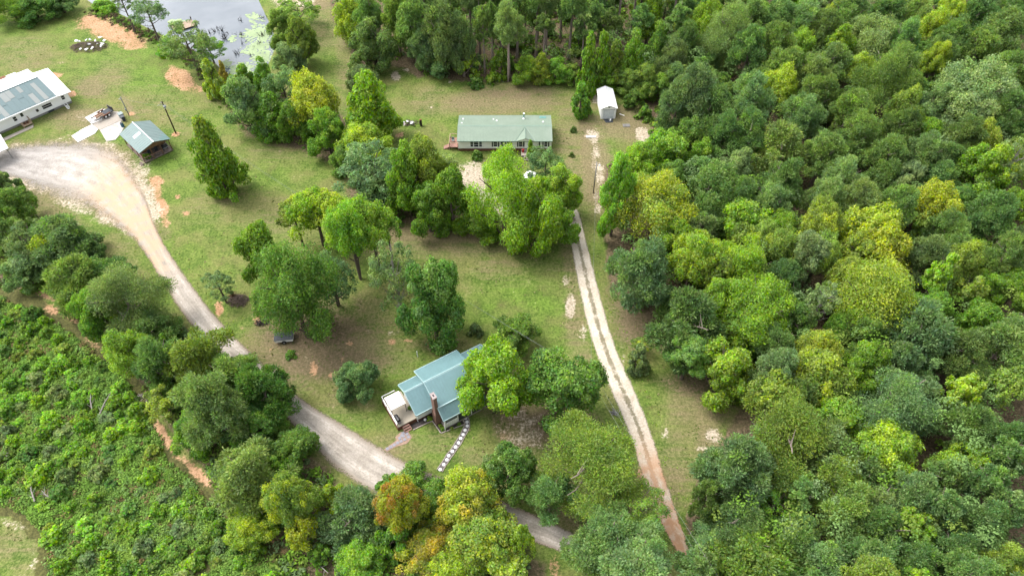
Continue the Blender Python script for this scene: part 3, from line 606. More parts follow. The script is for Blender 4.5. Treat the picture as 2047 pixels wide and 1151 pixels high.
# ---------------------------------------------------------------- trees of the open ground
rows('yard', '''
428 316 100 165 C gr .3 o.16 | lone upright olive tree with rusty top standing in the lawn beyond the gravel drive | the lone rusty-topped tree
438 574 58 58 S gg 1.5 | small thin leaning tree beside the brown brush heap by the gravel drive | the small leaning tree
524 506 100 120 B gr 1 y.1 | olive-green tree on the drive side of the yard grove, behind its biggest dark tree | the olive grove tree
586 594 150 208 B dg .3 | biggest dark green tree of the yard grove, over a parked trailer | the biggest dark grove tree
630 426 112 98 T bg 4 y.45 | bright spreading crown at the back of the yard grove facing the open lawn | the back grove crown
700 470 90 130 T bg 4 y.3 | bright tall crown in the middle of the yard grove with bare lower trunks | the middle grove crown
740 448 84 100 T yg 6 b.5 | tallest bright green crown of the yard grove on slim bare trunks | the tallest grove crown
662 560 80 110 S gg 1 | hazy thin grey-green tree in the shade inside the yard grove | the hazy thin grove tree
790 556 92 140 D gg 1 p.4 | half bare grey tree with silver twigs behind the dense cone-shaped yard tree | the silver-twigged tree
864 602 122 184 B dg 0 | dense dark green egg-shaped tree standing behind the blue-roofed house | the dense egg-shaped tree
951 658 32 34 U gg 0 | little fig-like bush between the egg-shaped tree and the blue-roofed house | the little fig bush
1031 664 92 78 B dg 1.5 | round deep green tree just behind the bright tree at the blue-roofed house | the round deep green tree
988 768 140 154 B bg 1.2 y.1 | big bright lime tree overhanging the blue metal roof | the big lime tree
1122 782 148 150 B dg 1.5 g.3 | broad dark tree between the blue-roofed house and the two-track drive | the broad dark yard tree
713 763 78 80 B pd .2 | small round dark tree alone in the lawn near the deck of the blue-roofed house | the small round lawn tree
1018 948 96 110 B dg 1 | low dark tree near the stone fire ring | the fire-ring tree
1186 930 220 190 P ol 4 g.4 | largest olive pine between fire ring and two-track drive | the largest olive pine
1100 985 100 100 P pn 3 | mid green pine tucked between the low fire-ring tree and the largest olive pine | the tucked pine
1278 1010 100 90 S dg 5 | dark thin-leaved tree overhanging the orange end of the two-track drive | the dark overhanging tree
1286 1096 110 100 P pn 6 | mid green pine at the bottom edge touching the orange end of the two-track drive | the orange-end pine
1222 1062 120 110 P pn 6 | mid green pine between the largest olive pine and the bottom edge | the bottom middle pine
1268 1136 150 110 P pl 6 | pale wide pine at the bottom edge between the two drives | the pale bottom pine
1180 1110 110 100 P pd 4 | dark pine beside the gravel drive's end at the bottom edge | the dark end pine
1392 1140 100 60 P pn 5 | pine closing off the lower end of the two-track drive | the closing pine
953 309 24 30 U dg 0 | dark round shrub in front of the triple window of the mobile home | the dark window shrub
1146 258 14 20 U pd 0 | tiny dark shrub off the end of the mobile home, beside the bare trail | the tiny trail shrub
1143 309 12 14 U pd 0 | smallest dark shrub near the front corner of the mobile home | the smallest dark shrub
1276 716 50 66 C gg 0 y.25 | small hazy shrub tree leaning over grass beside the two-track drive | the small drive-side shrub tree
1283 690 38 34 D ol 1 y.4 | small bare-limbed sapling behind the hazy shrub beside the drive | the bare sapling
580 708 26 14 U dg 0 | low flat bush in the brown turf beside the parked trailer | the low flat bush
950 164 34 34 U dg 0 | round deep green bush at the wood's edge behind the mobile home | the round edge bush
985 155 28 36 U gr 0 o.35 | reddish-green bush beside the round bush at the wood's edge | the reddish edge bush
1147 197 12 10 U gr 0 | tiny green tuft in the pine straw behind the mobile home | the tiny tuft
1161 200 44 70 C gr 0 | plump green cone bush between the mobile home and the white shed | the plump cone bush
1176 130 44 120 C gr .3 b.3 | tall slim green conical tree behind the plump cone bush | the tall slim cone
''')
rows('yard', '''
664 424 62 70 T yg 6 y.3 | lime upper crown between the back and middle grove crowns | the lime upper grove crown
772 452 52 62 T bg 6 | bright crown at the house-side end of the grove's bare trunks | the end grove crown
586 428 60 56 T ol 5 y.3 | olive crown at the lawn corner of the yard grove | the lawn-corner grove crown
''')
# ---------------------------------------------------------------- row between pond, lawn and mobile home
rows('pond', '''
297 30 68 56 S gg 5 | tall thin pine standing on the clay bank in front of the pond | the tall bank pine
244 4 44 44 S gg 5 | second thin bank pine, nearer the dark scrub at the pond's corner | the second bank pine
205 12 50 30 U gr 0 | green shrub at the corner of pond and clay bank | the bank corner shrub
66 16 80 50 B dg 0 | dark tree beside the dark brush at the pond's near corner | the dark corner tree
122 8 60 40 B pd 0 | low dark brushy tree between the dark corner tree and the pond | the brushy corner tree
20 14 90 60 B gr 0 | low leafy tree at the photo's top corner beyond the white roof | the top corner tree
376 92 92 92 S gg 1 b.2 | thin dark tree in front of the pond dock | the dock tree
338 96 50 50 U gr 0 | shrub on the clay bank beside the dock tree | the dock shrub
418 98 60 44 S gr 1 | thin spreading sapling over the pond edge beside the dock tree | the pond edge sapling
425 158 46 84 C yg 0 | narrow green cone at the head of the row below the pond | the head cone
450 154 22 70 C or 0 o.4 | narrow orange cone-shaped sapling at the pond corner | the narrow orange sapling
469 168 36 40 B yg 0 | small lime sapling beside the narrow orange one | the small lime sapling
487 156 48 60 C gr 0 | green cone behind the small lime sapling | the green pond cone
530 158 54 84 C gr 0 b.3 | tallest green cone against the algae at the pond's lower end | the tallest pond cone
567 180 66 90 S gg 1 | grey-green thin tree beside the tallest pond cone | the grey pond tree
494 214 96 116 B gg 0 g.3 | wide dark tree in front of the lime sapling facing the lawn | the wide dark lawn-edge tree
544 232 78 96 C gr 0 | dull green tree between the wide dark tree and the golden tree | the dull green row tree
588 246 60 84 B gr 0 | low dark tree at the foot of the golden tree | the low dark row tree
624 208 92 106 T ye 1.5 o.25 | golden yellow tree in the row below the pond | the golden tree
652 268 76 90 B gr 0 y.2 | leafy green tree in front of the golden tree facing the lawn | the tree before the golden one
738 212 106 146 C bg .3 | big bright green cone-shaped tree near the scrap heap | the big bright cone
722 156 56 46 B gg .5 | round grey-green tree peeping over the big bright cone | the peeping grey tree
726 288 98 86 T yg 0 y.35 | yellow-green tree in front of the big bright cone | the yellow-green row tree
690 320 60 60 B dg 0 | small dark tree at the lawn edge of the row's end | the small dark end tree
598 30 76 66 S ol 0 | hazy willow-like tree at the far bank of the pond | the hazy bank willow
570 62 64 70 B ol 0 | grey-green bank tree overhanging the algae | the bank tree by the algae
602 88 60 90 B ol 0 g.2 | leafy bank tree beside the grass lane at the pond | the lane-side bank tree
578 118 58 66 B gg 0 | low dark bank bush tree near the pond's lower end | the low dark bank tree
744 352 128 124 S gg 1 | wide pale grey-green oak at the end of the row | the wide grey oak
760 372 110 90 B gg .5 | grey-green lower crown filling out the wide grey oak's front | the lower grey crown
812 372 90 140 B gr 0 y.2 | leafy cone beside the wide grey oak, before the mobile home | the leafy cone
846 348 92 130 B ol 0 y.3 | yellowish cone-shaped tree before the mobile home's deck | the yellowish cone
884 346 70 80 D ye 1 p.5 | pale half bare tree by the white gravel in front of the mobile home | the pale half bare tree
902 408 92 130 B gr 0 | deep leafy tree in front of the pale half bare tree | the deep leafy tree
856 418 84 110 B gr 0 | slim green tree at the foot of the yellowish cone | the slim green tree
1008 408 140 190 B bg 0 y.1 | big bright feathery tree standing before the mobile home's middle | the big feathery tree
1072 436 104 150 B bg 0 y.15 | bright tree joined to the big feathery tree on its drive side | the bright joined tree
1090 336 66 90 S gg 1 | thin grey-green tree before the front door of the mobile home | the thin door tree
1060 300 20 40 C yg 0 | slender lime sapling before the mobile home's last window | the slender lime sapling
1122 386 80 100 B yg 0 o.25 | tree with orange and yellow tips beside the bare trail | the orange-tipped trail tree
1106 446 84 96 B gr 0 | leafy green tree at the head of the two-track drive | the drive head tree
956 450 90 50 B gr 0 | low leafy growth in front of the white gravel clearing | the low clearing tree
''')
# ---------------------------------------------------------------- belt along the gravel drive
rows('belt', '''
8 372 50 70 B pd 0 | dark tree at the photo's side edge by the gravel lot | the dark lot-edge tree
34 418 70 80 B dg 0 | deep green tree below the gravel lot | the deep lot tree
18 470 60 70 P pd 1 | dark pine at the photo's side edge in the drive belt | the dark side pine
64 486 84 90 S gg 1 | pale thin tree next to the yellow one in the drive belt | the pale belt tree
96 506 56 70 T yg 1 | small bright yellow tree amid the pines of the drive belt | the small yellow belt tree
118 472 120 84 P gg 3 | grey-green pine behind the small yellow belt tree | the grey belt pine
172 486 60 50 P pd 3 | dark pine nearest to the faded red wagon | the wagon pine
150 556 116 100 P pn 2 | mid green pine in front of the small yellow belt tree | the mid belt pine
206 548 96 76 P pn 2 | mid green pine just in front of the faded red wagon | the pine before the wagon
50 540 76 70 B pd 0 | low dark tree at the scrub edge of the belt | the low scrub-edge tree
246 590 160 140 P gg 2 | big grey-green pine where the drive narrows | the big narrows pine
200 622 80 100 B gr 0 b.3 | leafy green tree on the scrub side of the big narrows pine | the leafy narrows tree
242 650 50 60 C gr 0 y.3 | narrow green tree below the big narrows pine | the narrow belt tree
300 652 96 54 P pn 1 | low wide pine below the big narrows pine beside the drive | the low wide pine
258 704 76 92 T yg .5 | bright lime tree at the scrub edge of the drive belt | the lime belt tree
318 716 110 110 P pn 2 | mid green pine beside the lime belt tree | the pine by the lime tree
392 706 130 116 P ol 3 | olive pine overlapping the gravel drive's bend | the olive bend pine
456 742 110 90 P pn 4 | mid green pine reaching over the middle of the drive | the reaching pine
522 776 116 110 P dg 3 | dark pine leaning furthest over the gravel drive | the leaning dark pine
330 806 70 70 S ol .5 y.2 | hazy yellowish thin tree at the scrub edge below the olive pine | the hazy belt tree
424 818 130 150 P pl 2 | pale tall pine in the middle of the drive belt | the pale mid-belt pine
392 862 80 80 B gr 0 y.2 | leafy green skirt tree at the foot of the pale mid-belt pine | the skirt tree
515 858 90 90 B dg 0 | dark broadleaf tree under the leaning dark pine | the dark underhang tree
588 900 90 90 B dg 0 | dark green bushy tree beside the wide part of the drive | the dark bushy tree
495 948 136 140 P pl 2 | palest large pine at the scrub edge near the clay ditch | the palest ditch pine
498 1050 90 86 T yg .3 y.4 | yellow-green tree at the foot of the palest ditch pine | the yellow-green ditch tree
585 1006 84 110 T ol .5 y.55 | yellow flecked tree beside the palest ditch pine | the yellow flecked tree
560 950 60 70 B gr 0 | leafy tree wedged behind the yellow flecked tree | the wedged tree
660 1000 66 66 B yg 0 | small brilliant lime tree beside the dull pine near the drive | the brilliant lime tree
708 1030 130 120 P gg 2 | dull grey-green pine beside the brilliant lime tree | the dull grey pine
722 1108 100 90 T bg .5 y.2 | bright green tree at the bottom edge below the dull grey pine | the bright bottom tree
604 1066 60 70 T ye .5 y.3 | yellow shrub tree by the dull grey pine | the yellow shrub tree
802 1016 86 110 T ye 1 r.35 | rusty orange tree overhanging the gravel drive | the rusty orange tree
836 972 110 80 B dg 2 | dark green tree reaching across the gravel drive behind the orange ones | the dark drive tree
778 970 50 50 B gr 2 | small leafy tree poking over the drive beside the rusty orange tree | the small poking tree
930 992 112 112 T ye 2 o.4 | yellow tree with orange tips standing over the gravel drive | the yellow drive tree
966 1066 132 120 T ye 2 g.5 | wide yellow-green tree with pale limbs at the drive's end | the half bare yellow tree
852 1096 104 96 T ye 1 o.6 | yellow and orange tree at the bottom edge under the rusty orange one | the yellow-orange bottom tree
790 1072 70 76 B gr 0 | leafy green tree between the rusty orange tree and the bright bottom tree | the leafy between tree
900 1126 100 70 T yg 1 y.5 | yellow-green bottom tree below the half bare yellow tree | the yellow-green bottom tree
1010 1122 84 70 T ye 1 o.3 | golden bush tree at the bottom edge in front of the half bare yellow tree | the golden bottom tree
872 1046 70 60 B dg 0 | dark crown in the shade between the orange and the yellow drive trees | the shaded crown
1046 1088 40 60 T yg .5 y.3 | slim yellow-green sapling beside the lower gravel drive | the slim drive sapling
''')
# ---------------------------------------------------------------- right-hand woods
rows('woods', '''
1413 54 58 90 T yg 3 | yellow-green tree where the tall pine wall meets the rounded woods | the corner yellow-green tree
1458 50 104 90 P pl 8
1508 29 72 60 P pn 8
1500 90 74 70 P pn 8
1604 33 86 66 P pl 8 | pale round pine crown at the top edge above the yellow feathery tree | the pale top-edge pine
1554 80 80 70 P pn 8
1600 82 54 50 T yg 6 y.3 | small yellow feathery crown high in the woods behind the white shed | the small high yellow crown
1571 126 90 70 P pn 8
1625 136 70 60 P pl 8
1681 84 60 76 C gr 6 y.3 | dark yellowish cone between pale pines near the top of the woods | the yellowish wood cone
1755 67 104 80 B pl 7 | palest broad crown near the top of the woods | the palest top crown
1806 76 76 70 P pn 8
1870 54 60 60 T yg 7
1909 68 76 66 P pn 8
1905 14 52 44 T yg 7 y.3 | sunny yellow-green crown touching the top edge of the photo | the top-edge yellow crown
1786 138 124 100 P pn 8 | very large mid green pine in the upper woods | the very large upper pine
1717 142 54 60 T yg 6
1671 118 66 60 P pl 8
1867 122 52 66 T yg 6 y.4 | thin yellow crown beside the very large upper pine | the thin yellow crown
1886 100 70 60 P pn 8
1955 166 136 110 B pl 7 p.5 | huge pale whitish-green oak high at the side of the woods | the huge pale oak
1876 196 80 66 B pl 6 p.3 | small pale crown beside the huge pale oak | the small pale crown
1963 218 88 76 B pl 6 p.4 | pale crown in front of the huge pale oak | the front pale crown
2017 222 70 70 P pn 7
1559 166 66 66 T yg 6 y.4 | brightest yellow feathery tree in the upper middle of the woods | the upper feathery yellow tree
1500 188 84 84 P pl 8
1604 221 78 72 P pl 8 | round pale pine like a cauliflower in front of the upper feathery yellow tree | the cauliflower pine
1642 180 90 76 P pn 8
1705 218 82 80 P pn 8
1392 186 84 110 P gg 6 | tall grey-green pine at the wood edge nearest the white shed | the shed-side grey pine
1425 220 92 96 P pd 5
1459 258 80 76 P pn 7
1497 262 80 80 P pn 7
1563 288 112 90 P pl 7 | broad pale pine in the centre of the upper woods | the broad central pine
1650 300 78 76 P pn 7
1720 262 80 76 P pn 7
1805 252 84 80 P pd 7
1851 300 76 70 P pl 7
1780 306 78 72 P pn 7
1817 346 62 54 B gg 6 p.6 | bluish glossy-leaved crown among the pines | the bluish glossy crown
1692 346 92 76 P pl 7
1567 352 82 76 P pn 7
1480 334 64 66 B gg 5
1434 368 104 92 P pn 6 | dull pine just behind the big yellow oak by the drive | the dull pine behind the oak
1478 386 80 72 P pn 7
1542 396 78 70 P pl 7
1328 300 98 90 B bg 3 | fresh green tree at the wood edge in front of the orange sapling | the fresh edge tree
1270 336 76 92 B bg 2 | fresh green tree at the bare trail's wood edge | the fresh trail tree
1312 409 150 134 B ye 4 g.3 | big rounded mustard-yellow oak at the wood edge by the trail | the big yellow oak
1232 400 66 150 B bg .5 | tall fresh green tree lining the trail beside the big yellow oak | the tall trail-side tree
1330 234 20 46 C or 0 o.6 | slim orange sapling at the wood edge near the white shed | the slim orange sapling
1318 256 40 40 C gr 0 y.4 | yellowish shrub at the foot of the slim orange sapling | the sapling-foot shrub
1290 226 36 40 U dg 0 | dark shrub at the wood edge beside the white shed | the shed-edge shrub
1352 218 70 90 P gg 3 | grey pine between the slim orange sapling and the woods | the sapling pine
1368 280 70 80 B dg 3
1400 310 66 60 B gr 4 y.2
1971 336 88 100 B gr 5 y.25 | rich green leaning crown near the side edge of the woods | the leaning rich crown
2021 326 70 90 D yg 6 p.5 | pale whitish half bare tree at the side edge of the woods | the whitish half bare tree
1876 400 96 80 T ye 6 y.3 | yellow feathery tree under the bluish glossy crown | the side yellow tree
1746 446 112 86 T ye 6 y.3 | broad yellow tree in the middle of the woods, behind another of its tone | the middle yellow tree
1642 442 76 80 T ol 6 y.4 | yellowish-olive crown beside the bright green pair | the yellowish-olive crown
1655 388 82 72 P pl 7
1488 440 112 86 B bg 5 | bright green crown behind the brightest lime tree | the back bright crown
1404 456 58 60 P gg 6
1721 390 78 72 P pl 7
1800 405 84 76 P pn 7
1992 420 90 84 P pn 7
1280 546 118 134 P gg 2 | dark rounded pine closest to the two-track drive | the drive-edge dark pine
1388 520 92 110 T yg 4 b.4 | lime feathery crown next to the drive-edge dark pine | the lime feathery crown
1490 522 132 110 B bg 5 y.2 | bright green broad crown just behind the brightest lime tree | the broad bright crown
1517 596 148 124 B bg 6 b.4 | brightest and biggest lime-green tree of the woods | the brightest lime tree
1376 650 142 140 P pd 2 | large dark pine at the wood edge above the mown corner | the large dark edge pine
1446 736 112 116 B yg 2 b.3 | lime yellow tree at the wood edge over the mown corner | the lime corner tree
1609 512 74 90 B gg 5 p.2 | soft grey-green crown beside the broad bright crown | the soft grey crown
1642 606 66 90 D gg 5 p.4 | grey twiggy tree beside the brightest lime tree | the grey twiggy tree
1755 584 152 132 T ye 6 o.18 | broad mustard-yellow tree, widest yellow crown of the middle woods | the widest yellow tree
1700 552 70 70 T ol 5 y.4
1776 490 116 90 T ye 6 y.3 | sunlit yellow crown just behind the widest yellow tree | the sunlit yellow crown
1713 496 56 56 T ol 6 y.4
1871 498 90 76 P gg 7
1882 542 56 90 C bg 6 | bright green narrow cone among dull pines | the bright narrow cone
1850 652 140 120 P gg 6 | large grey-green pine in front of the bright narrow cone | the large grey wood pine
2015 502 80 80 P pn 7
1942 576 66 66 B ol 5 y.2
2018 678 100 100 P pn 6
1638 700 74 76 T ye 5 g.3 | upright yellow crown above a yellow-olive tree in the lower woods | the upright yellow crown
1642 742 130 90 T ol 5 y.45 | yellow-olive spreading tree in the lower woods | the yellow-olive tree
1734 732 78 100 B gr 4 b.3 | rich green tree beside the yellow-olive tree | the rich green tree
1554 742 92 96 P gg 4
1806 712 78 76 P gg 6
1796 796 176 126 P gg 5 | very wide grey-green pine in the lower woods | the very wide grey pine
1926 784 72 76 T yg 5 y.4 | lone yellow feathery crown near the side edge of the lower woods | the lone side feathery crown
2018 776 66 80 T ol 5 y.3
1950 842 96 84 P pn 6
1664 816 112 92 B bg 3 | bright green low crown in front of the yellow-olive tree | the bright low crown
1575 860 200 150 P ol 3 g.3 | very broad olive pine facing the mown corner | the broad olive corner pine
1780 880 116 94 T yg 4 y.3 | yellow-green tree in front of the very wide grey pine | the lower yellow-green tree
1938 908 92 76 B yg 4 b.4 | glowing lime crown in the lower side woods | the glowing lime crown
2022 880 90 84 P pn 5
1655 880 126 90 P pl 4
1470 940 130 140 P gg 1.5 | feathery grey-green pine at the lower wood edge beside the mown strip | the lower edge pine
1553 938 110 96 P ol 3
1553 1004 90 80 S gr 2
1678 940 120 96 P ol 4
1701 1006 140 100 P pn 4
1771 1052 120 90 P pn 4
1600 1066 104 92 P pn 3
1424 1090 92 86 B pd 1 | dark tree beside the lower end of the two-track drive | the dark drive-end tree
1516 1120 160 90 P ol 3
1748 1122 130 90 P pn 4
1830 976 110 96 P pl 4
2000 904 80 80 P pn 5
1979 1032 100 90 P pn 4
1912 1096 100 84 P pn 4
2012 1122 90 80 T ol 3 y.3
1880 1010 90 90 P pd 4
1650 1120 110 84 P pl 3
1840 1120 100 84 P pn 4
1410 1000 60 80 P pd .5
1930 700 90 90 P pd 5
1960 640 80 80 B gr 4
1700 650 70 70 B gr 4 y.2
1590 640 80 80 B dg 3
1600 790 70 80 P pd 3
1720 660 80 80 B dg 4
1480 650 110 90 B gr 3 y.2
1430 600 80 90 B gr 3
1560 460 70 70 B gr 5
1350 480 76 80 B gr 4 y.2
1900 450 80 72 P pn 6
1930 270 80 76 P pd 6
2030 140 80 80 P pn 7
2010 60 90 80 P pd 7
1960 90 80 70 P pn 7
1700 20 90 60 P pn 8
1780 14 80 60 P pd 8
1835 24 80 60 P pl 8
1650 50 70 60 P pd 8
1560 30 70 60 P pd 8
1960 20 80 60 P pn 7
2040 20 70 60 P pn 7
''')
# ---------------------------------------------------------------- pine wall behind the mobile home
PW = [(943, 102, 18, 3.0, 4.6), (969, 147, 15, 1.9, 3.6), (985, 147, 16, 2.0, 3.8), (1017, 164, 18, 3.1, 4.9), (1034, 118, 18.5, 2.8, 4.8), (1071, 121, 19, 3.1, 4.8), (1090, 118, 19.5, 3.1, 4.8), (1137, 125, 19, 3.0, 4.8),
      (1191, 62, 19.5, 3.3, 5.2), (1231, 85, 19, 3.0, 4.8), (1337, 82, 20, 3.4, 5.2), (1300, 60, 19.5, 3.0, 5.0), (1160, 72, 19.5, 3.0, 5.0), (1262, 66, 19.5, 3.1, 5.0), (985, 88, 18.5, 2.9, 5.0), (1120, 80, 19.5, 2.9, 5.0), (1040, 76, 18.5, 2.8, 5.0)]
for i, (bu, bv, H_, a, b) in enumerate(PW):
    plant_base(bu, bv, H_, a, b, 'P', 'pn' if i % 3 else 'pl', None, None, None, 0, 'wall')
rows('wall', '''
745 92 84 100 B pd 0 g.2 | big rounded dark tree at the grass lane beside the pine wall | the rounded lane tree
706 44 70 80 T yg 1 y.3 | yellow-green tree beside the grass lane at the photo's top edge | the lane yellow tree
735 26 50 70 P pn 5 | 
792 40 56 90 P ol 3 | tall olive pine at the pond end of the pine wall | the tall olive wall pine
826 56 66 110 P pn 2
845 98 56 80 P gg .5
885 78 76 130 P gg 1 | misty grey-green tree at the wood edge behind the scrap heap | the misty edge tree
925 96 60 110 P gg .5
880 118 70 60 B pd 0
935 130 44 50 B yg 0 y.2 | small yellow-green tree at the foot of the pine wall | the pine-foot yellow tree
1002 128 36 56 B gr 0
1055 142 56 50 B gr 0 y.2
1082 136 50 64 C ol 0 y.4 | yellowish shrub tree at the foot of the pine wall behind the mobile home | the wall-foot shrub tree
1112 144 54 50 B gr 0 y.2
1140 148 40 40 B ol 0
1200 122 44 110 C gr 0
1230 128 50 90 C ol 0 y.3
1215 160 44 44 B gr 0
1265 118 54 110 C gr 0
1250 160 60 50 B ol 0 y.25
1290 166 56 66 B ol 0 y.2
1310 108 56 120 C dg 0 | dark cone in the pine wall behind the white shed | the dark wall cone
1316 178 56 60 B dg 0
1340 130 60 90 P gg 1
1372 90 60 90 P pd 3
1300 30 60 90 C gr 2
1268 200 34 40 B dg 0 | small dark bush tree touching the wood side of the white shed | the shed bush tree
''')
# fill: trees that close the canopy; spaced from everything planted so far
def fill(zone, poly, step, hc, amin, amax, table, limit, clear, keep=.62, seed=11):
    r = random.Random(seed); n = 0; have = list(TREES) if hc > 4 else [t for t in TREES if t['a'] < 2.6]; P2 = np.array(poly, float); lo, hi = P2.min(0), P2.max(0); cand = []
    v = lo[1]
    while v < hi[1]:
        u = lo[0]
        while u < hi[0]: cand.append((u + r.uniform(-.45, .45) * step, v + r.uniform(-.45, .45) * step)); u += step
        v += step * .85
    ins = inside_dist(np.array(cand), P2) > 0
    cand = [c for c, k in zip(cand, ins) if k]; r.shuffle(cand)
    for u, v in cand:
        if n >= limit: break
        p = G(u, v, hc); a = r.uniform(amin, amax)
        if any((t['x'] - p.x) ** 2 + (t['y'] - p.y) ** 2 < ((t['a'] + a) * keep) ** 2 for t in have): continue
        kind, col, tip, ta = r.choice(table); b = a * (r.uniform(.8, 1.1) if kind in 'PB' else r.uniform(1.1, 1.6)); cl = clear * r.uniform(.6, 1.0)
        o = make_tree(p.x, p.y, a, b, max(0, min(cl, hc - b)), kind, col, int(u * 7 + v * 13), tip, ta)
        uu_, vv_, dep = PX(p.x, p.y, hc)
        TREES.append(dict(o=o, u=uu_, v=vv_, w=2 * a * FPX / dep, x=p.x, y=p.y, a=a, kind=kind, col=col, label=None, short=None, zone=zone, tip=tip, tipamt=ta)); have.append(TREES[-1]); n += 1
    return n
TW = [('P', 'pn', None, 0), ('P', 'pn', None, 0), ('P', 'gg', None, 0), ('P', 'pd', None, 0), ('B', 'gr', 'y', .15), ('B', 'dg', None, 0), ('T', 'ol', 'y', .3)]
n1 = fill('woods', [(1230, -50), (2080, -50), (2060, 1165), (1440, 1165), (1430, 1040), (1440, 900), (1540, 800), (1500, 760), (1400, 690), (1330, 640), (1270, 500), (1260, 330), (1360, 260), (1400, 180)], 30, 9.0, 2.4, 3.6, TW, 124, 4.0, .49)
n2 = fill('wall', [(770, -40), (830, 40), (930, 70), (1040, 60), (1360, 30), (1400, -40)], 26, 11.0, 2.0, 2.8, [('P', 'pn', None, 0), ('P', 'pd', None, 0), ('P', 'pl', None, 0)], 26, 9.0, .62, 12)
n3 = fill('wall', [(800, 90), (960, 115), (1150, 130), (1300, 160), (1380, 120), (1380, -30), (1000, -30), (790, -30)], 24, 4.2, 1.6, 2.5, [('B', 'gr', None, 0), ('B', 'dg', None, 0), ('C', 'gr', None, 0), ('C', 'dg', None, 0), ('B', 'gg', None, 0)], 44, .3, .56, 13)
n4 = fill('woods', [(1400, -10), (2060, -10), (2060, 1165), (1440, 1165), (1430, 1040), (1440, 900), (1540, 800), (1500, 770), (1400, 700), (1310, 630), (1260, 500), (1240, 330), (1340, 280), (1390, 190)], 26, 3.6, 2.0, 2.9, [('B', 'dg', None, 0), ('B', 'gr', None, 0), ('B', 'pd', None, 0), ('C', 'gr', None, 0)], 34, .3, .47, 14)
n5 = fill('belt', [(0, 400), (110, 470), (190, 520), (300, 640), (420, 720), (540, 840), (640, 940), (760, 1010), (900, 1060), (1010, 1110), (980, 1160), (660, 1160), (480, 1010), (380, 900), (330, 820), (260, 720), (130, 610), (0, 560)], 22, 2.6, 1.2, 2.0, [('B', 'dg', None, 0), ('B', 'gr', None, 0), ('B', 'pd', None, 0)], 34, .2, .55, 15)
print('fill', n4, n5, n1, n2, n3, 'trees', len(TREES))

# ---------------------------------------------------------------- scrub field
def tri_bushes(name, centres, sizes, colours, nleaf, seed, W=.17):
    g = np.random.default_rng(seed); n = len(centres); N = n * nleaf
    k = np.repeat(np.arange(n), nleaf); d = unit(g.normal(size=(N, 3)) + [0, 0, .35]); d[:, 2] = np.abs(d[:, 2])
    lob = unit(g.normal(size=(n, 5, 3)) + [0, 0, .3]); q = np.max(np.einsum('ij,ikj->ik', d, lob[k]), 1)
    pos = centres[k] + d * (sizes[k] * np.clip(.45 + .6 * q, .3, 1.1) * g.uniform(.7, 1.05, N))[:, None] * [1, 1, .85]
    nn = unit(d + unit(g.normal(size=(N, 3))) * .8 + [0, 0, .3]); ax = unit(np.cross(nn, unit(g.normal(size=(N, 3))))); wd = np.cross(nn, ax)
    s = g.uniform(.6, 1.4, (N, 1)) * W * (.6 + .4 * sizes[k][:, None])
    V = np.stack([pos - ax * s * 1.5, pos + wd * s * .8, pos + ax * s * 1.5, pos - wd * s * .8], 1).reshape(-1, 3)
    col = np.repeat(np.concatenate([colours[k] * g.uniform(.65, 1.3, (N, 1)), np.ones((N, 1))], 1), 4, 0)
    return np_mesh(name, V, np.arange(N * 4).reshape(-1, 4), M['scrub_leaf'], {'tint': col})
t = NT('scrub_leaves'); c = t.attr('tint').outputs['Color']; d_ = t.n('ShaderNodeBsdfDiffuse'); t.l(c, d_.inputs[0]); tr_ = t.n('ShaderNodeBsdfTranslucent'); t.l(c, tr_.inputs[0])
mx_ = t.n('ShaderNodeMixShader'); mx_.inputs[0].default_value = .3; t.l(d_.outputs[0], mx_.inputs[1]); t.l(tr_.outputs[0], mx_.inputs[2]); M['scrub_leaf'] = t.done(mx_.outputs[0])
SW = np.array([G(u, v)[:2] for u, v in [(-60, 590), (0, 590), (70, 620), (130, 655), (200, 712), (262, 765), (296, 830), (335, 910), (385, 960), (425, 1005), (515, 1085), (600, 1165), (640, 1215), (85, 1215), (92, 1151), (92, 1080), (45, 1030), (0, 1008), (-60, 1000)]])
g5 = np.random.default_rng(21)
def scatter(poly, n, g, margin=0.3):
    lo, hi = poly.min(0), poly.max(0); out = np.zeros((0, 2))
    while len(out) < n:
        c = lo + g.random((n * 3, 2)) * (hi - lo); out = np.concatenate([out, c[inside_dist(c, poly) > margin]])
    return out[:n]
sp = scatter(SW, 6200, g5); dens = vnoise(sp[:, 0], sp[:, 1], 6.0) + .4 * vnoise(sp[:, 0], sp[:, 1], 2.0); sp = sp[dens > .33]
pal = np.array([COLS['gr'], COLS['bg'], COLS['dg'], COLS['ol'], COLS['gr'], COLS['gg'], COLS['yg']]); hue = np.clip((vnoise(sp[:, 0], sp[:, 1], 5.0) * 7 + g5.normal(size=len(sp)) * 1.3).astype(int), 0, 6)
cen3 = np.stack([sp[:, 0], sp[:, 1], np.array([gh(*q) for q in sp])], 1)
o = link(bpy.data.objects.new('scrub_thicket', tri_bushes('scrub_thicket', cen3, g5.uniform(.25, .72, len(sp)) * (1 + .5 * (g5.random(len(sp)) > .9)), np.where((g5.random(len(sp)) < .06)[:, None], np.array([[.20, .15, .07]]), pal[hue] * .50 + np.array(COLS['pn']) * .30 + np.array(COLS['gr']) * .26), 52, 4, .10))); tag(o, kind='stuff')
r5 = random.Random(9); bs = []
for q in scatter(SW, 900, g5, .8):
    if len(bs) >= 170: break
    if all((q[0] - w[0]) ** 2 + (q[1] - w[1]) ** 2 > 2.0 for w in bs): bs.append(q)
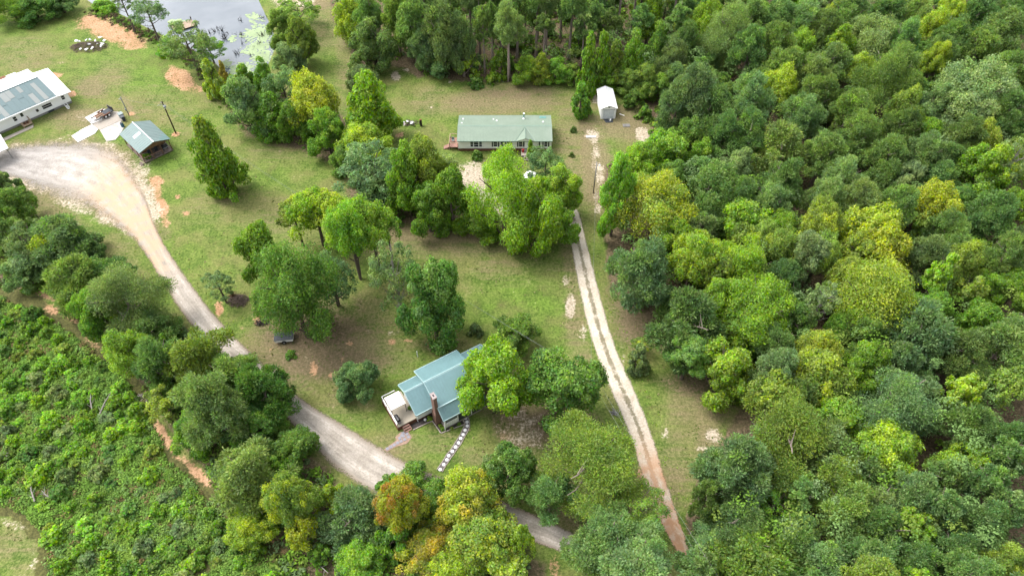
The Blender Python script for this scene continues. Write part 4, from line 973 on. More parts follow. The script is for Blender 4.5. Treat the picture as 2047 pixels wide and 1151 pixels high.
for i, q in enumerate(bs):
    a = r5.uniform(.75, 1.5); o = make_tree(q[0], q[1], a, a * r5.uniform(.7, 1.25), 0, 'U', r5.choice(['gr', 'gr', 'bg', 'dg', 'ol', 'gg', 'bg']), 5000 + i, 'y', .2 if i % 9 == 0 else 0.0)
    tag(o, 'knee to head high leafy sapling bush crowded in the overgrown scrub field', 'bush', 'sapling bushes in the scrub field')
# undergrowth below woods, belt and pond row
und = []
for zone, n in ((RIGHT_WOODS, 600), (TOP_WOODS, 1300), (BELT, 1000), ([(400, 60), (470, 150), (440, 190), (480, 265), (560, 290), (680, 330), (700, 400), (800, 455), (960, 450), (780, 300), (640, 190), (560, 180)], 260)):
    zp = np.array([G(u, max(v, -60))[:2] for u, v in zone]); und.append(scatter(zp, n, g5, .4))
und = np.concatenate(und); und = und[[gh(*q) > -.2 for q in und]]
hue = g5.integers(0, 6, len(und)); cen3 = np.stack([und[:, 0], und[:, 1], np.array([gh(*q) for q in und])], 1)
o = link(bpy.data.objects.new('undergrowth', tri_bushes('undergrowth', cen3, g5.uniform(.45, 1.35, len(und)), pal[hue] * .85, 46, 6, .15))); tag(o, kind='stuff')
mid = []
for zone, n in ((RIGHT_WOODS, 1750), (TOP_WOODS, 500)):
    zp = np.array([G(min(u, 2120), min(max(v, -60), 1190))[:2] for u, v in zone]); mid.append(scatter(zp, n, g5, 2.6))
mid = np.concatenate(mid); mz = g5.uniform(1.5, 8.5, len(mid)); mh_ = np.clip((vnoise(mid[:, 0], mid[:, 1], 9.0) * 7 + g5.normal(size=len(mid)) * 1.2).astype(int), 0, 5)
o = link(bpy.data.objects.new('understorey', tri_bushes('understorey', np.stack([mid[:, 0], mid[:, 1], mz], 1), g5.uniform(.9, 2.0, len(mid)), np.array([COLS[k] for k in ('pn', 'gr', 'dg', 'ol', 'gg', 'pn')])[mh_], 115, 26, .08))); tag(o, kind='stuff')
bl = []
line = [(190, 24), (215, 32), (240, 42), (265, 54), (292, 70), (325, 86), (365, 106), (395, 135), (425, 165), (455, 195), (475, 225)]
for _ in range(420):
    i_ = r5.randrange(len(line) - 1); f_ = r5.random(); bl.append(GG(line[i_][0] + (line[i_ + 1][0] - line[i_][0]) * f_ + r5.gauss(0, 10), line[i_][1] + (line[i_ + 1][1] - line[i_][1]) * f_ + r5.gauss(0, 4))[:])
bl = np.array(bl); o = link(bpy.data.objects.new('bank_brush', tri_bushes('bank_brush', bl, g5.uniform(.25, .8, len(bl)), np.array([(.10, .075, .055), COLS['dg'], COLS['gr'], (.13, .095, .06)])[g5.integers(0, 4, len(bl))] * .8, 40, 16, .12))); tag(o, kind='stuff')
lt = np.stack([g5.uniform(-20, 1480, 7000), g5.uniform(30, 1080, 7000)], 1)
for zp in (RIGHT_WOODS, TOP_WOODS, SCRUB): lt = lt[inside_dist(lt, zp) < -6]
lw = np.array([GG(*q)[:] for q in lt]); ok = np.all([inside_dist(lw[:, :2], dp) < -.3 for dp in DRIVES], 0) & (lw[:, 2] > -.2) & (np.hypot(lw[:, 0] + 80, lw[:, 1] - 113) > 7) & (np.hypot(lw[:, 0] + 14, lw[:, 1] - 46) > 5) & (vnoise(lw[:, 0], lw[:, 1], 5.0) > .38)
lw = lw[ok]; tp = np.array([(.10, .16, .03), (.15, .20, .05), (.28, .24, .13), (.20, .19, .07), (.08, .13, .025)])
o = link(bpy.data.objects.new('lawn_tufts', tri_bushes('lawn_tufts', lw, g5.uniform(.07, .2, len(lw)), tp[g5.integers(0, 5, len(lw))], 9, 31, .085))); tag(o, kind='stuff')
# weeds along the drives and in the turf
tf = []
for _ in range(700):
    q = r5.choice([((1125, 450), (1355, 1090)), ((1170, 450), (1385, 1090)), ((215, 445), (560, 820)), ((560, 822), (770, 992)), ((300, 445), (500, 712))]); s_ = r5.random()
    tf.append((q[0][0] + (q[1][0] - q[0][0]) * s_ + r5.gauss(0, 16), q[0][1] + (q[1][1] - q[0][1]) * s_ + r5.gauss(0, 10)))
tf = np.array([GG(*q)[:] for q in tf]); tf = tf[np.all([inside_dist(tf[:, :2], dp) < -.1 for dp in DRIVES], 0)]
o = link(bpy.data.objects.new('roadside_weeds', tri_bushes('roadside_weeds', tf, g5.uniform(.05, .15, len(tf)), pal[g5.choice([1, 3, 6], len(tf))], 14, 8, .07))); tag(o, kind='stuff')
# ================================================================ BUILDINGS
def window(parent, mb_frame, mb_pane, fmat='white_wall', pmat='glass'):
    f = mb_frame.build('window', M[fmat], parent); mb_pane.build('pane', M[pmat], f); return f
def win_box(parent, x0, x1, y, z0, z1, out=-1, axis='x', fmat='white_wall', bars=1, fw=.06):
    """window on a wall: frame ring, mullion bars, recessed pane. axis x: wall along x at y"""
    fr, pn = MB(), MB(); d0, d1 = sorted((y, y + out * .05)); e0, e1 = sorted((y + out * .004, y + out * .022))
    def bx(b, a0, a1, c0, c1, zz0, zz1): b.box(a0, a1, c0, c1, zz0, zz1) if axis == 'x' else b.box(c0, c1, a0, a1, zz0, zz1)
    bx(fr, x0 - fw, x1 + fw, d0, d1, z0 - fw, z0); bx(fr, x0 - fw, x1 + fw, d0, d1, z1, z1 + fw); bx(fr, x0 - fw, x0, d0, d1, z0, z1); bx(fr, x1, x1 + fw, d0, d1, z0, z1)
    for i in range(bars):
        z = z0 + (z1 - z0) * (i + 1) / (bars + 1); bx(fr, x0, x1, d0, d1, z - .022, z + .022)
    bx(pn, x0, x1, e0, e1, z0, z1)
    return window(parent, fr, pn, fmat)
# ---------------------------------------------------------------- blue-roofed house
BA = R(32); BO = G(640 + 575 * .2955, 620 + 550 * .2955, 4.8)
bh = thing('house', 'blue-green metal roofed house with brick chimney, deck and porch', 'house', (BO.x, BO.y, 0), BA)
b = MB(); b.prism([(.3, -2.1), (2.75, -2.1), (2.75, 1.9), (.3, 1.9)], .45, 3.3); b.prism([(2.76, -2.75), (8.9, -2.75), (8.9, 2.2), (2.76, 2.2)], .45, 4.15)
b.prism([(8.91, -2.6), (12.4, -2.6), (12.4, 1.9), (8.91, 1.9)], .45, 3.4)
for x, ylo, yhi, zl, yr, zr in ((.3, -2.1, 1.9, 3.3, 0, 4.62), (2.76, -2.75, 2.2, 4.15, -.4, 5.3), (12.28, -2.6, 1.9, 3.4, -.3, 4.5)):
    b.add([(x, ylo, zl), (x, yhi, zl), (x, yr, zr), (x + .12, ylo, zl), (x + .12, yhi, zl), (x + .12, yr, zr)], [(0, 1, 2), (3, 5, 4), (0, 2, 5, 3), (1, 4, 5, 2)])
b.build('wall', M['white_wall'], bh)
f_ = MB(); f_.prism([(.33, -2.07), (2.74, -2.07), (2.74, 1.87), (.33, 1.87)], 0, .45); f_.prism([(2.75, -2.7), (12.37, -2.57), (12.37, 1.87), (2.75, 2.17)], 0, .448); f_.build('foundation', M['brick'], bh)
def roofplane(name, a, b_, c, d, mat, rmat, th=.10, step=.42, parent=bh):
    m1 = MB().slab(a, b_, c, d, th); o = m1.build(name, M[mat], parent); MB().ribs(a, b_, c, d, step, .035, .03).build('standing_seam', M[rmat], o); return o
roofplane('roof', (-.08, 0, 4.8), (2.75, 0, 4.8), (2.75, 2.2, 3.6), (-.08, 2.2, 3.6), 'roof_blue', 'roof_blue')
roofplane('roof', (-.08, 0, 4.8), (2.75, 0, 4.8), (2.75, -2.9, 3.05), (-.08, -2.9, 3.05), 'roof_blue', 'roof_blue')
roofplane('roof', (2.6, -.42, 5.5), (9.1, -.42, 5.5), (9.1, 2.55, 4.3), (2.6, 2.55, 4.3), 'roof_blue', 'roof_blue')
roofplane('roof', (2.6, -.42, 5.5), (9.1, -.42, 5.5), (9.1, -3.9, 3.95), (2.6, -3.9, 3.95), 'roof_blue', 'roof_blue')
roofplane('porch_roof', (2.68, -3.94, 3.9), (9.1, -3.94, 3.9), (9.1, -5.32, 2.72), (2.68, -5.32, 2.72), 'roof_blue', 'roof_blue')
roofplane('roof', (9.0, -.3, 4.62), (12.6, -.3, 4.62), (12.6, 2.2, 3.55), (9.0, 2.2, 3.55), 'roof_blue', 'roof_blue')
roofplane('roof', (9.0, -.3, 4.62), (12.6, -.3, 4.62), (12.6, -2.95, 3.3), (9.0, -2.95, 3.3), 'roof_blue', 'roof_blue')
tr = MB()
for x0, x1, y, z, w in ((-.1, 2.6, 0, 4.83, .16), (2.58, 9.12, -.42, 5.53, .17), (9.12, 12.62, -.3, 4.65, .14)):
    tr.add([(x0, y - w, z - w * .58), (x1, y - w, z - w * .58), (x1, y, z + .02), (x0, y, z + .02), (x0, y + w, z - w * .5), (x1, y + w, z - w * .5)], [(0, 1, 2, 3), (3, 2, 5, 4), (0, 3, 4), (1, 5, 2)])
tr.build('ridge_cap', M['roof_blue_trim'], bh)
tr = MB(); tr.box(2.66, 9.12, -4.03, -3.88, 3.925, 3.995); tr.build('flashing', M['roof_blue_trim'], bh)
tr = MB()
def rake(p, q, w=.09, h=.2):
    p, q = Vector(p), Vector(q); s = Vector((w, 0, 0)); u = Vector((0, 0, h)); tr.add([p - u, p + s - u, q + s - u, q - u, p + u * .2, p + s + u * .2, q + s + u * .2, q + u * .2], [(4, 5, 6, 7), (3, 2, 1, 0), (0, 4, 7, 3), (1, 2, 6, 5), (0, 1, 5, 4), (2, 3, 7, 6)])
for x, pts in ((-.18, ((2.22, 3.6), (0, 4.8), (-2.92, 3.05))), (2.5, ((2.57, 4.3), (-.42, 5.5), (-3.9, 3.95))), (2.58, ((-3.95, 3.9), (-5.34, 2.72))), (12.61, ((2.22, 3.55), (-.3, 4.62), (-2.97, 3.3)))):
    for (ya, za), (yb, zb) in zip(pts, pts[1:]): rake((x, ya, za), (x, yb, zb))
for x0, x1, y, z in ((-.1, 2.6, 2.2, 3.52), (2.5, 9.1, 2.56, 4.22), (9.1, 12.6, 2.2, 3.47)): tr.box(x0, x1, y, y + .09, z - .1, z + .1)
for x0, x1, y, z in ((-.1, 2.55, -2.99, 2.97), (2.6, 9.1, -5.42, 2.64)): tr.box(x0, x1, y, y + .09, z - .12, z + .08)
tr.build('fascia', M['roof_blue_trim'], bh)
dsp = MB(); dsp.tube([(-.05, -2.96, 2.9), (-.05, -2.75, 2.6), (-.02, -2.2, 2.4), (.26, -2.16, .1)], .05, 6); dsp.tube([(2.72, -5.36, 2.6), (2.72, -5.3, .1)], .06, 6); dsp.build('downspout', M['white_wall'], bh)
ch = MB().box(2.1, 2.85, -4.0, -3.0, 0, 2.3); ch.add([(2.1, -4.0, 2.3), (2.85, -4.0, 2.3), (2.85, -3.0, 2.3), (2.1, -3.0, 2.3), (2.24, -3.9, 2.9), (2.72, -3.9, 2.9), (2.72, -3.02, 2.9), (2.24, -3.02, 2.9)], [(0, 1, 5, 4), (1, 2, 6, 5), (2, 3, 7, 6), (3, 0, 4, 7)])
ch.box(2.24, 2.72, -3.9, -3.02, 2.9, 6.3); cho = ch.build('chimney', M['chimney'], bh)
cp = MB(); cp.box(2.18, 2.38, -3.96, -2.96, 6.3, 6.42); cp.box(2.58, 2.78, -3.96, -2.96, 6.3, 6.42); cp.box(2.38, 2.58, -3.96, -3.64, 6.3, 6.42); cp.box(2.38, 2.58, -3.28, -2.96, 6.3, 6.42); cp.build('chimney_cap', surf('pinkish_cap', (.44, .37, .36), .8), cho)
MB().box(2.38, 2.58, -3.64, -3.28, 6.2, 6.31).build('flue', M['black'], cho)
for x in (.85, 1.75): win_box(bh, x, x + .45, -2.1, 1.5, 2.3, -1)
for x in (1.25,): win_box(bh, x, x + .2, -2.1, 1.6, 2.2, -1, bars=0)
pf = MB().box(2.8, 8.9, -5.1, -2.76, .0, .32); pf.build('porch_floor', M['concrete_dirty'], bh)
pw = MB().box(2.85, 4.75, -5.12, -5.02, .33, 1.35); pw.build('porch_panel', M['white_wall'], bh)
for i in range(6): MB().box(2.93 + i * .31, 3.15 + i * .31, -5.14, -5.125, .45, 1.2).build('lattice', M['cream_wall'], bh)
for x in (2.85, 4.75, 6.8, 8.8): MB().box(x, x + .12, -5.14, -5.02, .322, 2.62).build('porch_post', M['white_wall'], bh)
for x0, x1 in ((4.89, 6.78), (6.94, 8.78)): MB().box(x0, x1, -5.10, -5.06, .34, 2.5).build('porch_screen', surf('dark_screen', (.05, .06, .055), .6), bh)
MB().box(2.99, 4.73, -5.09, -5.05, 1.37, 2.5).build('porch_screen', surf('grey_screen', (.20, .22, .22), .6), bh)
for x in (3.6, 5.4, 7.4): win_box(bh, x, x + .7, -2.75, 1.2, 2.2, -1)
# deck
dk = MB().box(-2.55, .28, -1.95, 2.95, .66, .8); dk.build('deck', M['deck_tan'], bh)
sk = MB().box(-2.62, -2.57, -1.97, 2.97, 0, .78); sk.box(-2.57, .28, -2.0, -1.955, 0, .66); sk.box(-2.57, .28, 2.96, 3.0, 0, .78); sk.build('deck_skirting', M['brick'], bh)
for x, y in ((-2.5, -1.9), (-2.5, .0), (-2.5, 1.4), (-2.5, 2.9), (-.6, 2.9)): MB().box(x - .05, x + .05, y - .05, y + .05, .8, 1.75).build('railing_post', M['deck_tan'], bh)
rl = MB().box(-2.54, -2.46, -1.9, 2.9, 1.7, 1.78); rl.box(-2.45, -.6, 2.86, 2.94, 1.7, 1.78); rl.box(-2.53, -2.47, -1.84, 2.84, 1.0, 1.06); rl.build('railing', M['white_wall'], bh)
for i in range(3): MB().box(-1.95, -1.0, -2.24 - .28 * i, -1.99 - .28 * i, .48 - .2 * i - .05, .52 - .2 * i).build('step', M['deck_red'], bh)
MB().box(-1.99, -1.955, -2.8, -2.01, 0, .4).build('step_stringer', M['deck_red'], bh); MB().box(-.995, -.96, -2.8, -2.01, 0, .4).build('step_stringer', M['deck_red'], bh)
aw = MB().slab((-2.48, 1.72, 3.05), (-.36, 1.72, 3.05), (-.36, -.38, 2.82), (-2.48, -.38, 2.82), .08); awt = thing('awning', 'off-white square shade awning on dark posts over the tan deck', 'awning', (BO.x, BO.y, 0), BA)
aw.build('canopy', M['shade_white'], awt)
for x, y, zt in ((-2.42, -.3, 2.76), (-.44, -.3, 2.76), (-2.42, 1.62, 2.96), (-.44, 1.62, 2.96)): MB().box(x - .04, x + .04, y - .04, y + .04, .8, zt).build('post', M['dark_metal'], awt)
fr = MB().box(-2.44, -.42, -.36, -.30, 2.68, 2.735); fr.build('frame', M['dark_metal'], awt)
def local(ang, O, x, y, z=0): return Vector((O.x + x * math.cos(ang) - y * math.sin(ang), O.y + x * math.sin(ang) + y * math.cos(ang), z))
gr = thing('grill', 'black covered grill standing on the tan deck', 'grill', local(BA, BO, -2.1, -1.15, .8), BA + R(90))
g1 = MB(); g1.box(-.42, .42, -.24, .24, .1, .72); g1.build('cart', M['black'], gr)
lid = MB(); P_ = [(math.cos(a) * .27, .72 + math.sin(a) * .3) for a in np.linspace(0, math.pi, 9)]
lid.add([(-.45, p[0], p[1]) for p in P_] + [(.45, p[0], p[1]) for p in P_], [(i, i + 1, i + 10, i + 9) for i in range(8)] + [tuple(range(9)), tuple(range(9, 18))[::-1]]); lid.build('lid', M['black'], gr)
MB().box(.45, .75, -.2, .2, .66, .7).build('side_shelf', M['dark_metal'], gr); MB().box(-.75, -.45, -.2, .2, .66, .7).build('side_shelf', M['dark_metal'], gr)
for x in (-.35, .35): MB().tube([(x, -.2, .07), (x, .2, .07)], .07, 8).build('wheel', M['tyre'], gr)
pl = thing('potted_plant', 'black tub with dark plant by the house end on the deck', 'plant', local(BA, BO, .05, -.35, .8)); MB().tube([(0, 0, 0), (0, 0, .4)], [.16, .2], 10).build('pot', M['black'], pl)
f1 = bpy.data.objects.new('foliage', CR['Us'][0]); link(f1, pl); f1.scale = (.3, .3, .35); f1.location = (0, 0, .5); f1.color = (*COLS['dg'], 1)
# mulch beds
bd = MB().prism([local(BA, BO, *q)[:2] for q in ((-.85, -2.05), (-.85, -2.85), (1.9, -2.98), (2.08, -5.25), (5.35, -5.75), (5.35, -5.12), (2.8, -5.12), (2.8, -2.1))], .0, .06)
beds = bd.build('mulch_bed', M['mulch']); tag(beds, kind='structure')
for q0, q1 in (((-.9, -2.92), (1.88, -3.06)), ((1.93, -3.0), (2.02, -5.3)), ((2.05, -5.34), (5.45, -5.84)), ((5.46, -5.8), (5.46, -5.15))):
    p, q = local(BA, BO, *q0), local(BA, BO, *q1); d = (q - p); n_ = max(2, int(d.length / .36)); w = d.normalized().orthogonal(); w.z = 0; w = Vector((-d.y, d.x, 0)).normalized() * .06
    for i in range(n_):
        s, e = p.lerp(q, (i + .04) / n_), p.lerp(q, (i + .96) / n_); MB().prism([(s - w)[:2], (e - w)[:2], (e + w)[:2], (s + w)[:2]], .0, .12 + rnd.random() * .03).build('edging_stone', M['edging'], beds)
for lbl, x, y, a, c in (('yellowish shrub in the mulch beside the chimney foot', 1.75, -2.65, .42, 'yg'), ('bronze shrub in the mulch just in front of the chimney', 2.45, -4.35, .36, 'ol'), ('leafy green shrub at the front corner of the mulch bed', 2.55, -5.0, .42, 'gr'), ('light shrub in the mulch before the white porch panel', 3.6, -5.45, .3, 'ol'), ('low green plants in the mulch before the dark porch screen', 4.7, -5.45, .34, 'gr')):
    p = local(BA, BO, x, y); tag(make_tree(p.x, p.y, a, a, 0, 'U', c, int(x * 100)), lbl, 'shrub')
pt = thing('garden_ornament', 'round white ornament standing in the mulch by the house wing', 'ornament', local(BA, BO, 1.15, -2.5, .06)); MB().tube([(0, 0, 0), (0, 0, .08), (0, 0, .2), (0, 0, .34), (0, 0, .42)], [.1, .16, .2, .15, .03], 12).build('bowl', M['stone_white'], pt, True)
wp = thing('marker_post', 'short white post standing alone in the grass behind the blue-roofed house', 'post', GG(835, 713)); MB().tube([(0, 0, 0), (0, 0, 1.25)], .05, 8).build('shaft', M['white_wall'], wp); MB().tube([(0, 0, 1.25), (0, 0, 1.32)], .07, 8).build('cap', M['white_wall'], wp)
# stepping-stone path
S2 = lambda x, y: G(750 + x * .16508, 760 + y * .16508)
cs = [S2(*q) for q in ((780, 1095), (790, 1078), (828, 1018), (865, 965), (893, 915), (937, 863), (972, 810), (1008, 757), (1037, 705), (1065, 657), (1090, 607), (1113, 553), (1112, 507), (1097, 460), (1085, 440))]
bp = MB(); Lp, Rp = [], []
for i, c in enumerate(cs):
    d = (cs[min(i + 1, len(cs) - 1)] - cs[max(i - 1, 0)]).normalized(); n_ = Vector((-d.y, d.x, 0)) * (.36 + .03 * math.sin(i * 2)); Lp.append(c + n_); Rp.append(c - n_)
for i in range(len(cs) - 1): bp.add([(p.x, p.y, z) for z in (.0, .05) for p in (Lp[i], Lp[i + 1], Rp[i + 1], Rp[i])], [(4, 7, 6, 5), (0, 1, 5, 4), (2, 3, 7, 6)])
sp_ = bp.build('stone_path', M['path_grey']); tag(sp_, kind='structure')
for side in (Lp, Rp):
    for i in range(len(side) - 1):
        for k in range(2):
            s, e = side[i].lerp(side[i + 1], k / 2 + .02), side[i].lerp(side[i + 1], k / 2 + .48); w = Vector((-(e - s).y, (e - s).x, 0)).normalized() * .05
            MB().prism([(s - w)[:2], (e - w)[:2], (e + w)[:2], (s + w)[:2]], .0, .09 + rnd.random() * .02).build('edging_stone', M['edging'], sp_)
for c in cs[1:-1]: MB().disc(c.x + rnd.uniform(-.03, .03), c.y + rnd.uniform(-.03, .03), .05, .225, 16, .05, .06).build('stepping_stone', M['stone_white'], sp_)
# paver walk
pb = MB().prism([S2(*q)[:2] for q in ((105, 840), (150, 862), (260, 800), (385, 765), (445, 690), (400, 615), (310, 625), (240, 690), (262, 720))], .0, .04); pv = pb.build('paver_walk', surf('pinkish_joint_sand', (.42, .29, .22), .9, .1, 0, .2, 4)); tag(pv, kind='structure')
for i, (x, y) in enumerate(((150, 828), (192, 805), (232, 782), (272, 758), (314, 738), (298, 700), (358, 716), (342, 676), (402, 686), (384, 650), (338, 640), (322, 722 - 400 + 345))):
    c = S2(x, y); a = BA + rnd.uniform(-.06, .06); q = [(c.x + (sx * math.cos(a) - sy * math.sin(a)) * .2, c.y + (sx * math.sin(a) + sy * math.cos(a)) * .2) for sx, sy in ((-1, -1), (1, -1), (1, 1), (-1, 1))]
    MB().prism(q, .04, .075 + rnd.random() * .015).build('paver', M['paver'], pv)
# fire ring
fr_ = thing('fire_pit', 'round stone fire ring with dark ashes in the grass', 'fire pit', GG(1027, 912))
MB().disc(0, 0, .0, .42, 14, .05).build('ash_bed', M['black'], fr_)
for k in range(12):
    a0, a1 = 2 * math.pi * (k + .05) / 12, 2 * math.pi * (k + .95) / 12; MB().prism([(.42 * math.cos(a0), .42 * math.sin(a0)), (.6 * math.cos(a0), .6 * math.sin(a0)), (.6 * math.cos(a1), .6 * math.sin(a1)), (.42 * math.cos(a1), .42 * math.sin(a1))], 0, .24 + rnd.random() * .04).build('stone', M['edging'], fr_)
for k in range(3): MB().tube([(math.cos(k * 2.1) * .38, math.sin(k * 2.1) * .38, .3), (-math.cos(k * 2.1) * .1, -math.sin(k * 2.1) * .1, .5)], .035, 6).build('log', M['twig'], fr_)
# ---------------------------------------------------------------- mobile home
mh = thing('mobile_home', 'long mobile home with sage green metal roof and cream siding', 'mobile home', (-1.35, 105.6, 0), 0)
X0, X1 = -8.75, 8.75
b = MB().prism([(X0, 0), (X1, 0), (X1, 7.3), (X0, 7.3)], .62, 2.62)
for x in (X0, X1 - .1): b.add([(x, 0, 2.62), (x, 7.3, 2.62), (x, 3.3, 3.28), (x + .1, 0, 2.62), (x + .1, 7.3, 2.62), (x + .1, 3.3, 3.28)], [(0, 1, 2), (3, 5, 4), (0, 2, 5, 3), (1, 4, 5, 2)])
b.build('wall', M['cream_wall'], mh)
for i in range(10): MB().box(X0 - .012, X1 + .012, -.012, -.002, .75 + i * .19, .762 + i * .19).build('siding_lap', M['white_wall'], mh)
MB().prism([(X0 + .04, .04), (X1 - .04, .04), (X1 - .04, 7.26), (X0 + .04, 7.26)], 0, .62).build('skirting', M['brick'], mh)
rx0, rx1 = X0 - .15, X1 + .12
roofplane('roof', (rx0, 3.2, 3.45), (rx1, 3.2, 3.45), (rx1, 7.65, 2.62), (rx0, 7.65, 2.62), 'roof_green', 'roof_green', .1, .6, mh)
rf = roofplane('roof', (rx0, 3.2, 3.45), (rx1, 3.2, 3.45), (rx1, -.42, 2.62), (rx0, -.42, 2.62), 'roof_green', 'roof_green', .1, .6, mh)
rc = MB(); rc.add([(rx0 - .02, 3.04, 3.44), (rx1 + .02, 3.04, 3.44), (rx1 + .02, 3.2, 3.50), (rx0 - .02, 3.2, 3.50), (rx0 - .02, 3.36, 3.44), (rx1 + .02, 3.36, 3.44)], [(0, 1, 2, 3), (3, 2, 5, 4)]); rc.build('ridge_cap', M['roof_green_dark'], mh)
fa = MB().box(rx0, rx1, -.5, -.425, 2.5, 2.64); fa.box(rx0, rx1, 7.655, 7.72, 2.5, 2.64); fa.build('fascia', M['roof_green_dark'], mh)
# front gable: ridge from the main slope out to the eave
gx_ = 3.85; ge_ = 1.85
pk = (gx_, 2.9, 3.42); fk = (gx_, -.62, 3.36)
dg = MB(); dg.slab(fk, pk, (gx_ - ge_, -.5, 2.68), (gx_ - ge_ - .02, -.62, 2.68), .06); dg.slab(pk, fk, (gx_ + ge_ + .02, -.62, 2.68), (gx_ + ge_, -.5, 2.68), .06); dg.build('porch_gable', M['roof_green'], mh)
vl = MB()
for q in (gx_ - ge_, gx_ + ge_): vl.tube([(gx_, 2.92, 3.47), (q, -.5, 2.71)], .05, 5)
vl.tube([(gx_, -.6, 3.41), (gx_, 2.9, 3.47)], .05, 5); vl.build('valley_flashing', M['roof_green_dark'], mh)
gw = MB().add([(gx_ - 1.7, -.5, 2.64), (gx_ + 1.7, -.5, 2.64), (gx_, -.5, 3.26), (gx_ - 1.7, -.42, 2.64), (gx_ + 1.7, -.42, 2.64), (gx_, -.42, 3.26)], [(0, 1, 2), (3, 5, 4), (0, 2, 5, 3), (1, 4, 5, 2)]); gw.build('gable_wall', M['cream_wall'], mh)
kx = 17.75 / 191.0
def mx(z): return (780 + z * .2638 - 1009.5) * kx + .0
for x0, x1, z1 in ((mx(607), mx(628), 2.2), (mx(634), mx(667), 2.35), (mx(674), mx(694), 2.2)):
    win_box(mh, x0, x1, 0, 1.05, z1, -1, bars=2)
for x0, x1 in ((mx(783), mx(812)), (mx(838), mx(861)), (mx(884), mx(908)), (mx(978), mx(1004)), (mx(1056), mx(1076)), (mx(1172), mx(1195))):
    win_box(mh, x0, x1, 0, 1.1, 2.15, -1, bars=1)
for x in (770, 818, 870, 914, 964, 1010, 1130, 1157, 1201): MB().box(mx(x), mx(x) + .24, -.05, -.014, 1.05, 2.25).build('shutter', M['black'], mh)
dr = MB().box(mx(1022), mx(1022) + .85, -.04, -.014, .65, 2.5).build('door', M['white_wall'], mh); MB().box(mx(1022) + .7, mx(1022) + .78, -.09, -.042, 1.4, 1.46).build('handle', M['dark_metal'], dr)
MB().box(mx(995), mx(1075), -2.0, -.05, 0, .55).build('porch_floor', M['concrete_dirty'], mh)
for k in range(3): MB().box(mx(1015), mx(1055), -2.3 - .28 * k, -2.02 - .28 * k, 0, .42 - .14 * k).build('step', M['concrete_dirty'], mh)
for u, v, r_, h_ in ((553, 410, .2, .16), (543, 449, .15, .12), (783, 413, .16, .12), (807, 426, .18, .12), (1158, 440, .2, .16), (1010, 406, .22, .14)):
    p = G(780 + u * .2638, 130 + v * .2638, 3.0); yl = p.y - 105.6; zl = 3.45 - (yl - 3.2) * .1865
    vt = MB(); vt.tube([(0, 0, -.05), (0, 0, h_)], [r_, r_ * .8], 10); vt.build('roof_vent', M['white_metal'], mh, False, (p.x + 1.35, yl, zl))
p = G(780 + 1013 * .2638, 130 + 398 * .2638, 3.0); fl = MB(); fl.tube([(0, 0, -.1), (0, 0, .95)], .12, 8); flo = fl.build('flue_pipe', M['roof_teal'], mh, False, (p.x + 1.35, p.y - 105.6, 2.9)); MB().tube([(0, 0, .95), (0, 0, 1.02), (0, 0, 1.12)], [.2, .22, .05], 10).build('flue_cap', M['white_metal'], flo)
yA, yB = 6.4, 7.2; xA = mx(1140); MB().slab((xA, yB, 3.45 - (yB - 3.2) * .1865 + .045), (xA + 1.3, yB, 3.45 - (yB - 3.2) * .1865 + .045), (xA + 1.3, yA, 3.45 - (yA - 3.2) * .1865 + .045), (xA, yA, 3.45 - (yA - 3.2) * .1865 + .045), .05).build('roof_patch', M['roof_teal'], mh)
# red deck at the end
MB().box(X0 - 1.75, X0 - .02, .3, 3.2, .6, .72).build('deck', M['deck_red'], mh)
for x, y in ((-1.7, .35), (-1.7, 1.75), (-1.7, 3.15), (-.1, 3.15), (-.1, .35)): MB().box(X0 + x - .05, X0 + x + .05, y - .05, y + .05, 0, 1.7).build('railing_post', M['wood_pale'], mh)
rl = MB().box(X0 - 1.75, X0 - 1.65, .4, 3.1, 1.62, 1.7); rl.box(X0 - 1.64, X0 - .15, 3.1, 3.2, 1.62, 1.7); rl.box(X0 - 1.64, X0 - .15, .3, .4, 1.62, 1.7); rl.build('railing', M['wood_pale'], mh)
for k in range(9): MB().box(X0 - 1.72, X0 - 1.68, .5 + k * .3, .58 + k * .3, .724, 1.6).build('baluster', M['deck_red'], mh)
for k in range(4): MB().box(X0 - 2.05 - .28 * k, X0 - 1.78 - .28 * k, .5, 1.5, 0, .56 - .14 * k).build('step', M['deck_red'], mh)
ht = thing('patio_chair', 'blue-grey chair standing on the red deck of the mobile home', 'chair', (-1.35 + X0 - 1.1, 105.6 + 1.9, .72)); MB().box(-.25, .25, -.25, .25, .38, .45).build('seat', M['bin'], ht); MB().box(-.25, .25, .21, .26, .46, .95).build('backrest', M['bin'], ht)
for x in (-.22, .22):
    for y in (-.22, .22): MB().box(x - .02, x + .02, y - .02, y + .02, 0, .38).build('leg', M['bin'], ht)
rb = thing('red_box', 'bright red bin by the front steps of the mobile home', 'bin', (-1.35 + mx(1010), 105.6 - 1.0, .55)); MB().tube([(0, 0, 0), (0, 0, .6)], [.2, .26], 10).build('body', M['red_bright'], rb); MB().tube([(0, 0, .602), (0, 0, .68)], [.28, .2], 10).build('lid', M['red_bright'], rb)
